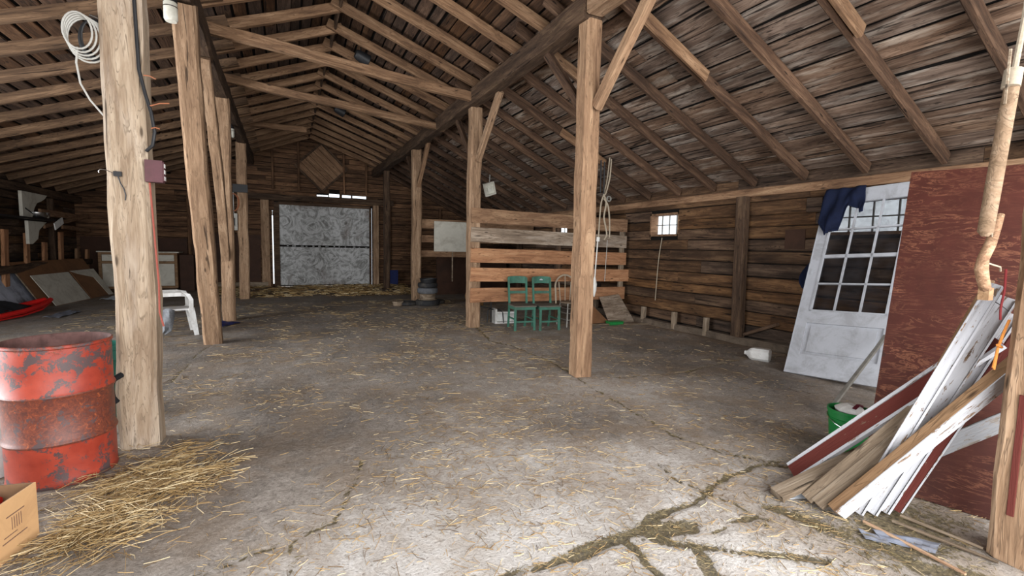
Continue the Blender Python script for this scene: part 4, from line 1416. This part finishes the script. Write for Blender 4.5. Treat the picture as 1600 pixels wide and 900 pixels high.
# cloth draped on the top corner
def cloth(name, label, cat, MX, fn, nu=16, nv_=16, th=.01, mat='blue_cloth'):
    v, f = [], []
    for j in range(nv_ + 1):
        for i in range(nu + 1):
            v.append(fn(i / nu, j / nv_))
    f = [(j * (nu + 1) + i, j * (nu + 1) + i + 1, (j + 1) * (nu + 1) + i + 1, (j + 1) * (nu + 1) + i) for j in range(nv_) for i in range(nu)]
    m = MB()
    m.v, m.f = v, f
    o = m.build(name, W[mat], smooth=True)
    s = o.modifiers.new('s', 'SOLIDIFY')
    s.thickness = th
    place(o, MX)
    return tag(o, label, cat)


def fn_cloth(u, t):
    # outline: long flap on the left, shorter one on the right
    x = .0 + .46 * u
    L = .66 if u < .5 else .66 - .36 * min(1, (u - .5) / .12)
    L += .03 * math.sin(u * 9)
    if u > .9:
        L += .08
    x += -.03 * t * math.sin(t * 3) if u < .5 else .05 * t * (u - .3)
    if u < .5 and t > .75:
        x += (.25 - u) * (t - .75) * 1.6
    z = .035 + .014 * math.sin(u * 17 + t * 3) + .014 * math.sin(t * 8 + u * 7) + .006 * math.sin(u * 40 - t * 5) * t
    return (x, DH + .01 - L * t, max(z, .012))


cloth('blue_cloth', 'navy blue cloth draped over the top corner of the white door', 'cloth', MDr, fn_cloth, 28, 22)
m = cloth('blue_cloth', 'scrap of blue cloth showing behind the left edge of the white door', 'cloth', Matrix.Translation((6.66, 4.1, 1.02)), lambda u, t: (.03 * math.sin(u * 7 + t * 4), -.2 + .22 * u * (.5 + .5 * math.sin(t * PI * .9)), .36 * (1 - t)), 10, 12)

# small thin aluminium strip leaning
tag(beam('metal_strip', (4.55, 2.44, .05), (5.95, 2.68, .62), .035, .03, W['grey_metal'], jit=.002, ch=.004), 'thin pale metal strip leaning over behind the green bucket', 'strip')

# ------------------------------------------------------------------ plywood sheet
A = Vector((3.42, 1.6, .005))
U = Vector((1.08, .35, 2.17)).normalized()
V = Vector((.33, -.94, 0)).normalized()
V = (V - U * V.dot(U)).normalized()
N = U.cross(V)
MP = Matrix(((V.x, U.x, N.x, A.x), (V.y, U.y, N.y, A.y), (V.z, U.z, N.z, A.z), (0, 0, 0, 1)))
o = MB().box(0, 0, -.009, 1.22, 2.44, .009).build('plywood_sheet', W['red_ply'])
place(o, MP)
tag(o, 'worn red-brown plywood sheet leaning behind the lumber heap', 'plywood sheet')

# ------------------------------------------------------------------ lumber heap
def lumber(label, p0, p1, wd, th, mat, hint, name='loose_board', faces=None):
    """hint = direction of the board's thickness"""
    M, L = frame(p0, p1, hint)
    t = thing(name, label, 'board')
    place(t, M)
    rough_bar(L, wd, th, jit=.002, ch=.004, seg=.5).build('board_face', W[mat], t)
    if faces:
        for nm, y0, y1, z0, z1, mt in faces:
            MB().box(.005, y0, z0, L - .005, y1, z1).build(nm, W[mt], t)
    return t


H = (-.45, -.25, .85)
H2 = (-.75, -.45, .5)
lumber('dark red board with white painted edges, uppermost on the left of the heap', (3.06, 1.84, .03), (3.5, 1.06, 1.06), .085, .03, 'red_board', (-.8, .1, .35),
       faces=(('painted_edge', .042, .06, -.018, .02, 'white_board'), ('painted_edge', -.06, -.042, -.018, .02, 'white_board')))
lumber('short weathered grey plank lying on paper at the left foot of the heap', (2.68, 1.70, .03), (3.32, 1.52, .27), .10, .04, 'weathered', (-.2, -.1, .95))
lumber('brown weathered plank in the middle of the heap', (2.80, 1.585, .03), (3.5, 1.19, .84), .07, .04, 'weathered', H)
lumber('pale grey weathered plank lying against the brown weathered one', (2.80, 1.525, .03), (3.47, 1.14, .80), .075, .035, 'weathered', H)
lumber('foremost board with tan top and white painted side', (2.80, 1.435, .045), (3.385, .935, .985), .062, .05, 'tan', (-.3, -.1, .95),
       faces=(('white_side', -.036, -.031, -.058, .025, 'white_board'),))
lumber('wide white channelled board leaning steeply on the post', (2.95, 1.39, .02), (3.42, 1.06, 1.36), .05, .03, 'white_board', H2,
       faces=(('raised_edge', .022, .032, -.018, .028, 'white_board'), ('raised_edge', -.032, -.022, -.018, .028, 'white_board')))
lumber('flat white board beside the channelled one', (3.02, 1.365, .02), (3.52, 1.04, 1.29), .07, .018, 'white_board', H2,
       faces=(('raised_edge', -.043, -.034, -.012, .02, 'white_board'),))
lumber('thin white board right of the flat white one', (3.10, 1.335, .02), (3.57, 1.03, 1.2), .055, .016, 'white_board', H2,
       faces=(('raised_edge', -.036, -.026, -.012, .018, 'white_board'),))
lumber('dark red board with white edge, rightmost of the steep boards', (3.18, 1.30, .02), (3.62, 1.0, 1.13), .04, .018, 'red_board', H2,
       faces=(('painted_edge', -.028, -.020, -.012, .012, 'white_board'),))
lumber('fresh tan board behind the white boards', (3.22, 1.46, .03), (3.55, 1.12, 1.36), .06, .03, 'tan', H2)
lumber('thin curved brown strip leaning behind the tan board', (3.32, 1.46, .03), (3.49, 1.10, 1.38), .022, .02, 'stick', H2)
lumber('grey board with flaking white paint crossing behind the red edge', (3.0, 1.44, .16), (3.75, 1.0, .62), .09, .022, 'grey_board', (-.5, -.6, .4))
lumber('narrow grey batten in the lowest layer of the heap', (2.96, 1.46, .03), (3.42, 1.3, .28), .05, .03, 'grey_board', H)
lumber('brown offcut under the weathered planks', (3.0, 1.62, .03), (3.7, 1.28, .5), .06, .04, 'fence_brown', H)
# paper and plastic scraps
def scrap(name, label, cat, poly, z, mat, amp=.015, dx=.25):
    xs_, ys_ = [p[0] for p in poly], [p[1] for p in poly]
    n = 8
    # bilinear quad
    v, f = [], []
    P = [Vector((*p, 0)) for p in poly]
    for j in range(n + 1):
        for i in range(n + 1):
            u, t = i / n, j / n
            q = P[0] * (1 - u) * (1 - t) + P[1] * u * (1 - t) + P[2] * u * t + P[3] * (1 - u) * t
            v.append((q.x, q.y, z + amp * (1 + math.sin(u * 9 + t * 5) * math.cos(t * 7 - u * 3))))
    f = [(j * (n + 1) + i, j * (n + 1) + i + 1, (j + 1) * (n + 1) + i + 1, (j + 1) * (n + 1) + i) for j in range(n) for i in range(n)]
    m = MB()
    m.v, m.f = v, f
    o = m.build(name, W[mat])
    s = o.modifiers.new('s', 'SOLIDIFY')
    s.thickness = .003
    return tag(o, label, cat)


scrap('paper_sheet', 'crumpled printed paper under the short weathered plank', 'paper', [(2.78, 1.80), (2.72, 1.66), (3.2, 1.5), (3.3, 1.7)], .004, 'paper', .01)
scrap('plastic_sheet', 'blue-grey torn sheet lying in front of the lumber heap', 'sheet', [(2.86, 1.27), (2.80, 1.19), (2.93, 1.02), (3.06, 1.05)], .004, 'blue_grey', .006)
scrap('plastic_sheet', 'small blue-grey shard left of the torn sheet', 'sheet', [(2.80, 1.31), (2.74, 1.24), (2.8, 1.15), (2.84, 1.2)], .004, 'blue_grey', .004)
for k, (a, b, lb) in enumerate((((3.16, 1.27, .012), (3.2, .93, .012), 'thin lath on the floor nearest the plywood'), ((3.05, 1.26, .012), (3.12, .85, .012), 'thin lath on the floor beside the torn sheet'), ((2.9, 1.33, .012), (2.86, .88, .012), 'thin dark lath on the floor left of the torn sheet'))):
    tag(beam('floor_lath', a, b, .018, .012, W['weathered'] if k < 2 else W['stick'], jit=.002, ch=.003), lb, 'lath')

# ------------------------------------------------------------------ sticks hanging on the right-hand post
rd = thing('wooden_handle', 'smooth round wooden handle hanging from a cord beside the right-edge post', 'handle', (2.89, .95, 1.62))  # round mallet handle hung on a cord
MB().tube([(0, 0, -.02), (.0, 0, 0), (.035, 0, .22), (.085, 0, .52), (.125, 0, .72)], [.012, .028, .029, .028, .026], 16).build('handle_shaft', W['handle'], rd, smooth=True)
MB().tube([(.10, .0, .66), (.115, .0, .74)], .033, 12).tube([(.12, 0, .73), (.17, .0, .98), (.2, 0, 1.3)], .012, 8).build('tied_cord', W['rope'], rd, smooth=True)
MB().box(.055, -.004, .58, .063, .004, .82).build('thin_lath', W['weathered'], rd)
cs = thing('crooked_branch', 'crooked bare branch hanging beside the right-edge post', 'branch', (3.0, .97, 1.35))
MB().tube([(.1, .0, .36), (.06, 0, .3), (.02, 0, .22), (-.04, 0, .15), (-.05, 0, .1), (-.02, 0, .05), (.02, 0, 0)], [.014, .02, .022, .022, .026, .024, .022], 12).build('branch_wood', W['stick'], cs, smooth=True)
MB().tube([(-.04, -.01, .13), (.06, -.03, .11), (.1, -.02, .09)], .004, 6).build('tied_string', W['rope'], cs, smooth=True)
MB().tube([(.0, -.01, .3), (-.04, -.02, .3), (.03, 0, .24)], .003, 6).build('tied_string', W['rope'], cs, smooth=True)
MB().box(.0, -.02, -.05, .05, .02, .01).build('branch_wedge', W['tan'], cs)
tag(MB().tube(curve_pts([(3.16, .95, 1.45), (3.17, .95, 1.35), (3.15, .95, 1.26), (3.16, .95, 1.2)]), .005, 8).build('red_strap', W['dark_red'], smooth=True), 'dark red cord hanging at the top of the white boards', 'cord')
rw = MB()
rw.tube(curve_pts([(3.2, .93, 1.2), (3.18, .94, 1.13), (3.17, .95, 1.06)]), .006, 6).tube([(3.17, .95, 1.07), (3.135, .95, .96)], .005, 6).tube([(3.175, .95, 1.07), (3.15, .95, .95)], .005, 6).tube([(3.145, .945, 1.075), (3.195, .945, 1.06)], .007, 6)
tag(rw.build('orange_twine', W['orange_cord'], smooth=True), 'knotted orange twine hanging off the right-edge post', 'twine')
o = MB().lathe([(.034, -.002), (.036, 0), (.034, .002)], 24)
o.tube([(.036 * math.cos(a), .036 * math.sin(a), 0) for a in np.linspace(0, 2 * PI, 25)], .002, 6)
o = o.build('wire_ring', W['black_plastic'])
o.location = (3.49, 1.05, 1.24)
o.rotation_euler = (.6, .4, 0)
tag(o, 'thin wire loop around the top of the flat white board', 'wire')
tag(MB().tube([(-1.04, 4.05, .56), (-1.07, 4.0, .545), (-1.09, 3.99, .5), (-1.08, 3.99, .42), (-1.06, 4.0, .38)], .02, 8).build('black_glove', W['black_cloth'], smooth=True), 'black rubber scrap caught between the pale post and the drum', 'scrap')

# ------------------------------------------------------------------ left aisle
# leaning panels
def lean_panel(name, label, cat, A, B, top_dx, h, th, mat, shift=0):
    """A,B: base corners on floor; leans towards -X"""
    A, B = Vector(A), Vector(B)
    x = (B - A)
    L = x.length
    x.normalize()
    u = Vector((-top_dx, 0, h))
    u = (u - x * u.dot(x))
    hh = u.length
    u.normalize()
    n = x.cross(u)
    M = Matrix(((x.x, u.x, n.x, A.x), (x.y, u.y, n.y, A.y), (x.z, u.z, n.z, A.z), (0, 0, 0, 1)))
    t = thing(name, label, cat)
    place(t, M)
    return t, L, hh


t, L, hh = lean_panel('hardboard_sheet', 'large brown hardboard sheet leaning in the left aisle', 'sheet', (-4.75, 13.5, 0), (-4.45, 16.6, 0), .55, .98, .02, 'hardboard')
MB().box(0, 0, 0, L, hh, .012).build('sheet', W['hardboard'], t)
MB().box(-.02, 0, 0, .0, hh, .02).build('sheet_edge', W['weathered'], t)
t, L, hh = lean_panel('white_board', 'white faced board leaning on the brown hardboard, left of the torn one', 'board', (-4.62, 13.75, 0), (-4.46, 15.25, 0), .42, .68, .02, 'cream')
MB().box(0, 0, .0, L, hh, .014).build('panel_face', W['cream'], t)
MB().box(0, -.01, .0, L, 0, .02).build('panel_edge', W['tan'], t)
t, L, hh = lean_panel('torn_board', 'torn white board on brown backing, right of the whole white board', 'board', (-4.45, 15.3, 0), (-4.33, 16.5, 0), .42, .7, .02, 'cream')
MB().box(0, 0, .0, L, hh, .012).build('panel_backing', W['hardboard'], t)
MB().prism([(.0, hh), (L, hh), (L, 0), (L * .78, 0), (L * .72, hh * .7), (L * .2, hh * .88)], .012, .018).build('torn_face', W['cream'], t)
t, L, hh = lean_panel('whitewashed_slab', 'whitewashed concrete slab sloping at the left edge', 'slab', (-5.0, 11.2, 0), (-4.95, 14.0, 0), .35, .75, .02, 'white_paint')
MB().box(-.6, 0, -.05, L, hh, .0).build('slab_face', plain('whitewashed_concrete', srgb(168, 172, 186), .9, .25, 3, srgb(50, 46, 44), .75), t)

# cabinet
cb = thing('low_cabinet', 'pale low cabinet with yellowish frame behind the pale post', 'cabinet', (-4.75, 17.0, 0))
MB().box(0, 0.05, .12, 1.85, .6, 1.14).build('cabinet_body', W['hardboard'], cb)
MB().box(.0, 0, .1, .07, .05, 1.16).box(1.78, 0, .1, 1.85, .05, 1.16).box(.07, 0, .1, 1.78, .05, .16).box(.07, 0, 1.1, 1.78, .05, 1.16).box(.07, 0, .84, 1.78, .05, .9).build('cabinet_frame', W['tan'], cb)
MB().box(.08, .01, .91, 1.77, .045, 1.09).build('drawer', W['cream'], cb)
MB().box(.08, .01, .17, .9, .045, .83).build('cabinet_door', W['cream'], cb)
MB().box(.93, .01, .17, 1.77, .045, .83).build('cabinet_door', W['cream'], cb)
MB().box(-.03, -.02, 1.16, 1.9, .62, 1.19).build('cabinet_top', W['cream'], cb)
MB().box(.05, .1, 0, 1.8, .5, .12).build('cabinet_plinth', W['beam_dark'], cb)
tag(MB().box(-2.86, 17.1, 0, -2.5, 17.6, 1.1).build('brown_carton', W['dark_board']), 'dark brown box standing right of the pale cabinet', 'box')

# manger with upright stakes
mg = thing('feed_manger', 'rough manger of short upright stakes along the left wall', 'manger', (-5.22, 15.0, 0))
for k, (yv, z0, z1, w_) in enumerate(((-1.72, 0.3, 1.68, .2), (-.82, .5, 1.62, .17), (.05, .5, 1.42, .18), (1.0, .5, 1.68, .2), (2.0, .6, 1.25, .17), (2.75, .6, 1.22, .2))):
    M, L = frame((0, yv, z0), (0.02, yv + .03, z1), (1, 0, 0))
    place(rough_bar(L, w_, .06).build('stake', W['fence'] if k != 4 else W['fence_brown'], mg), M)
M, L = frame((-.05, -2.8, .85), (-.05, 2.9, .9), (0, 0, 1))
place(rough_bar(L, .3, .16, jit=.02).build('manger_rail', W['beam_dark'], mg), M)
MB().box(-.24, -2.8, 0, -.1, 2.9, .8).build('manger_back', W['dark_board'], mg)
# shelf, bracket, pan
sh = thing('bracket_shelf', 'dark shelf on white scrolled brackets at the left edge', 'shelf', (XWL + .03, 14.2, 1.93))
MB().box(0, -1.9, 0, .55, .75, .04).build('shelf_board', W['black_plastic'], sh)
sc_poly = [(0, 0), (0, .56), (1.35, .56), (1.2, .47), (1.0, .4), (.75, .34), (.6, .22), (.5, .08), (.45, 0)]
Ms = Matrix(((0, 0, 1, 0), (.8, 0, 0, -.15), (0, 1, 0, 0), (0, 0, 0, 1)))
MB().prism(sc_poly, .3, .36, Matrix(((0, 0, 1, 0), (.9, 0, 0, -.3), (0, 1, 0, .05), (0, 0, 0, 1)))).build('upper_bracket', W['cream'], sh)
sc_poly2 = [(0, 0), (.9, 0), (.7, -.1), (.5, -.2), (.42, -.4), (.15, -.52), (0, -.52)]
MB().prism(sc_poly2, .3, .36, Matrix(((0, 0, 1, 0), (1.0, 0, 0, -.1), (0, 1, 0, -.03), (0, 0, 0, 1)))).build('lower_bracket', W['cream'], sh)
pn = thing('cooking_pan', 'shiny steel pan with dark handle on the dark shelf', 'pan', (XWL + .38, 14.55, 1.975))
MB().lathe([(0, .01), (.2, .01), (.22, .03), (.23, .13), (.24, .135), (.225, .13), (.2, .03), (0, .02)], 32).build('pan_body', W['steel'], pn, smooth=True)
MB().tube([(0, -.22, .1), (0, -.55, .2)], .02, 8).build('pan_handle', W['black_plastic'], pn, smooth=True)
o = MB().box(0, 0, 0, .02, .5, .16).build('paper_card', W['white_plastic'])
o.location = (XWL + .58, 14.85, 1.72)
o.rotation_euler = (.35, 0, 0)
tag(o, 'white card hanging from the edge of the dark shelf', 'card')
# wooden rails hanging beside the shelf
tag(beam('rack_rail', (-5.2, 14.95, 2.14), (-5.2, 17.2, 2.12), .06, .17, W['fence_brown'], jit=.01), 'upper wooden rack rail right of the scrolled bracket', 'rail')
tag(beam('rack_rail', (-5.15, 15.0, 1.8), (-5.15, 17.75, 2.2), .05, .1, W['fence_brown'], jit=.01), 'slanting wooden rack rail under the upper one', 'rail')
tag(beam('rack_rail', (-5.1, 15.8, 1.8), (-5.1, 17.7, 1.78), .05, .1, W['fence_brown'], jit=.01), 'lowest level rack rail right of the scrolled bracket', 'rail')
# red sled with black cloth
rs = thing('red_sled', 'red plastic sled on the floor at the left edge', 'sled', (-4.65, 11.9, 0), 1.3)
MB().band([(-1.0, 0, .05), (-.6, 0, .03), (0, 0, .05), (.5, 0, .1), (.9, 0, .2)], [.3, .42, .44, .36, .12], .03, (0, 1, 0)).build('sled_base', W['red_plastic'], rs)
MB().tube([(-1.0, -.15, .1), (-.5, -.22, .1), (0, -.23, .13), (.5, -.18, .18), (.9, -.05, .25)], .045, 8).build('sled_rim', W['red_plastic'], rs, smooth=True)
MB().tube([(-1.0, .15, .1), (-.5, .22, .1), (0, .23, .13), (.5, .18, .18), (.9, .05, .25)], .045, 8).build('sled_rim', W['red_plastic'], rs, smooth=True)
cloth('black_cloth', 'black cloth heaped in the red sled', 'cloth', Matrix.Translation((-4.8, 11.9, .1)) @ Matrix.Rotation(1.3, 4, 'Z'),
      lambda u, t: (-.7 + 1.3 * u, -.22 + .44 * t, .05 + .16 * math.sin(PI * u) * math.sin(PI * t) + .025 * math.sin(u * 17 + t * 9)), 18, 12, mat='black_cloth')
scrap('plastic_bag', 'clear crumpled bag on the floor right of the red sled', 'bag', [(-4.1, 11.6), (-3.85, 11.6), (-3.8, 12.5), (-4.1, 12.5)], .01, 'blue_grey', .02)
scrap('paper_scrap', 'whitish rubbish on the floor below the torn board', 'rubbish', [(-4.1, 14.6), (-3.8, 14.7), (-3.75, 15.9), (-4.05, 15.8)], .01, 'paper', .03)
scrap('dark_rag', 'dark blue rag on the floor behind the white armchair', 'rag', [(-1.3, 9.6), (-1.0, 9.5), (-.75, 9.9), (-1.2, 10.1)], .01, 'blue_tarp', .02)

# ------------------------------------------------------------------ straw
def sample(n, wfun, x0, x1, y0, y1):
    out = []
    while len(out) < n:
        X = rng.uniform(x0, x1, n * 2)
        Y = rng.uniform(y0, y1, n * 2)
        k = rng.random(n * 2) < wfun(X, Y)
        out += list(zip(X[k], Y[k]))
    return out[:n]


def w_sc(X, Y):
    d = np.hypot(X, Y)
    return np.clip(3.0 / (d + .4) ** 1.1, 0, 1) * np.clip(vnoise(X, Y, 1.6) * 1.7 - .35, .06, 1) * np.clip(1.15 - (X - 3.3) * .35, .15, 1)


pts = sample(15000, w_sc, -3.5, 6.7, 1.0, 13)
tag(strands('scattered_straw', pts, [random.choice((.02, .03, .04, .06, .1)) * random.uniform(.7, 1.3) * (1 + .12 * max(0, p[1] - 3)) for p in pts], .0026, W['straw'], .004, .04), 'loose straw scattered thinly over the concrete floor', 'straw', kind='stuff')


def w_pile(X, Y):
    a = np.exp(-(((X + .78) / .26) ** 2 + ((Y - 3.72) / .2) ** 2))
    b = np.exp(-(((X + .80) / .25) ** 2 + ((Y - 3.35) / .22) ** 2))
    c = np.exp(-(((X + .9) / .2) ** 2 + ((Y - 3.0) / .25) ** 2)) + .6 * np.exp(-(((X + .6) / .2) ** 2 + ((Y - 3.4) / .2) ** 2))
    keep = (np.hypot(X + 1.30, Y - 3.85) > .28)
    return np.clip(a + b + c, 0, 1) * keep * np.clip(vnoise(X, Y, 7) * 2.6 - .8, .05, 1)


pts = sample(2100, w_pile, -1.6, -.1, 2.4, 4.3)
tag(strands('straw_pile', pts, [random.uniform(.05, .2) for _ in pts], .003, W['straw'], .035, .12, ang=[random.gauss(.3, 1.0) + (PI if random.random() < .5 else 0) for _ in pts]), 'heap of golden straw on the floor between the drum and the pale post', 'straw', kind='stuff')

pts = []
for hw, st_, poly in CR:
    L = sum(math.dist(a, b) for a, b in zip(poly[:-1], poly[1:]))
    for k in range(int(L * 7000 * hw * st_ / (1 if hw < .04 else 1.3)) if min(p[1] for p in poly) < 4 else 60):
        i = random.randrange(len(poly) - 1)
        t = random.random()
        a, b = poly[i], poly[i + 1]
        if vnoise(a[0] + t, a[1], 3) < .25:
            continue
        pts.append((a[0] + (b[0] - a[0]) * t + random.gauss(0, hw * .65), a[1] + (b[1] - a[1]) * t + random.gauss(0, hw * .65)))
pts += sample(900, lambda X, Y: np.clip(1.2 - np.hypot((X - 3.0) / .9, (Y - 1.2) / .6), 0, 1), 2.0, 4.0, .6, 2.2)
tag(strands('crack_debris', pts, [random.uniform(.012, .05) for _ in pts], .0018, W['debris'], .006, .25), 'olive plant litter and chaff filling the cracks of the floor', 'litter', kind='stuff')
pts = sample(2600, lambda X, Y: np.clip(vnoise(X, Y, 1.0) * 1.5 - .3, 0.05, 1), -2.0, 3.9, 14.2, 17.6)
tag(strands('straw_litter', pts, [random.uniform(.1, .3) for _ in pts], .012, W['straw'], .08, .2), 'thick straw litter in front of the far grey door', 'straw', kind='stuff')
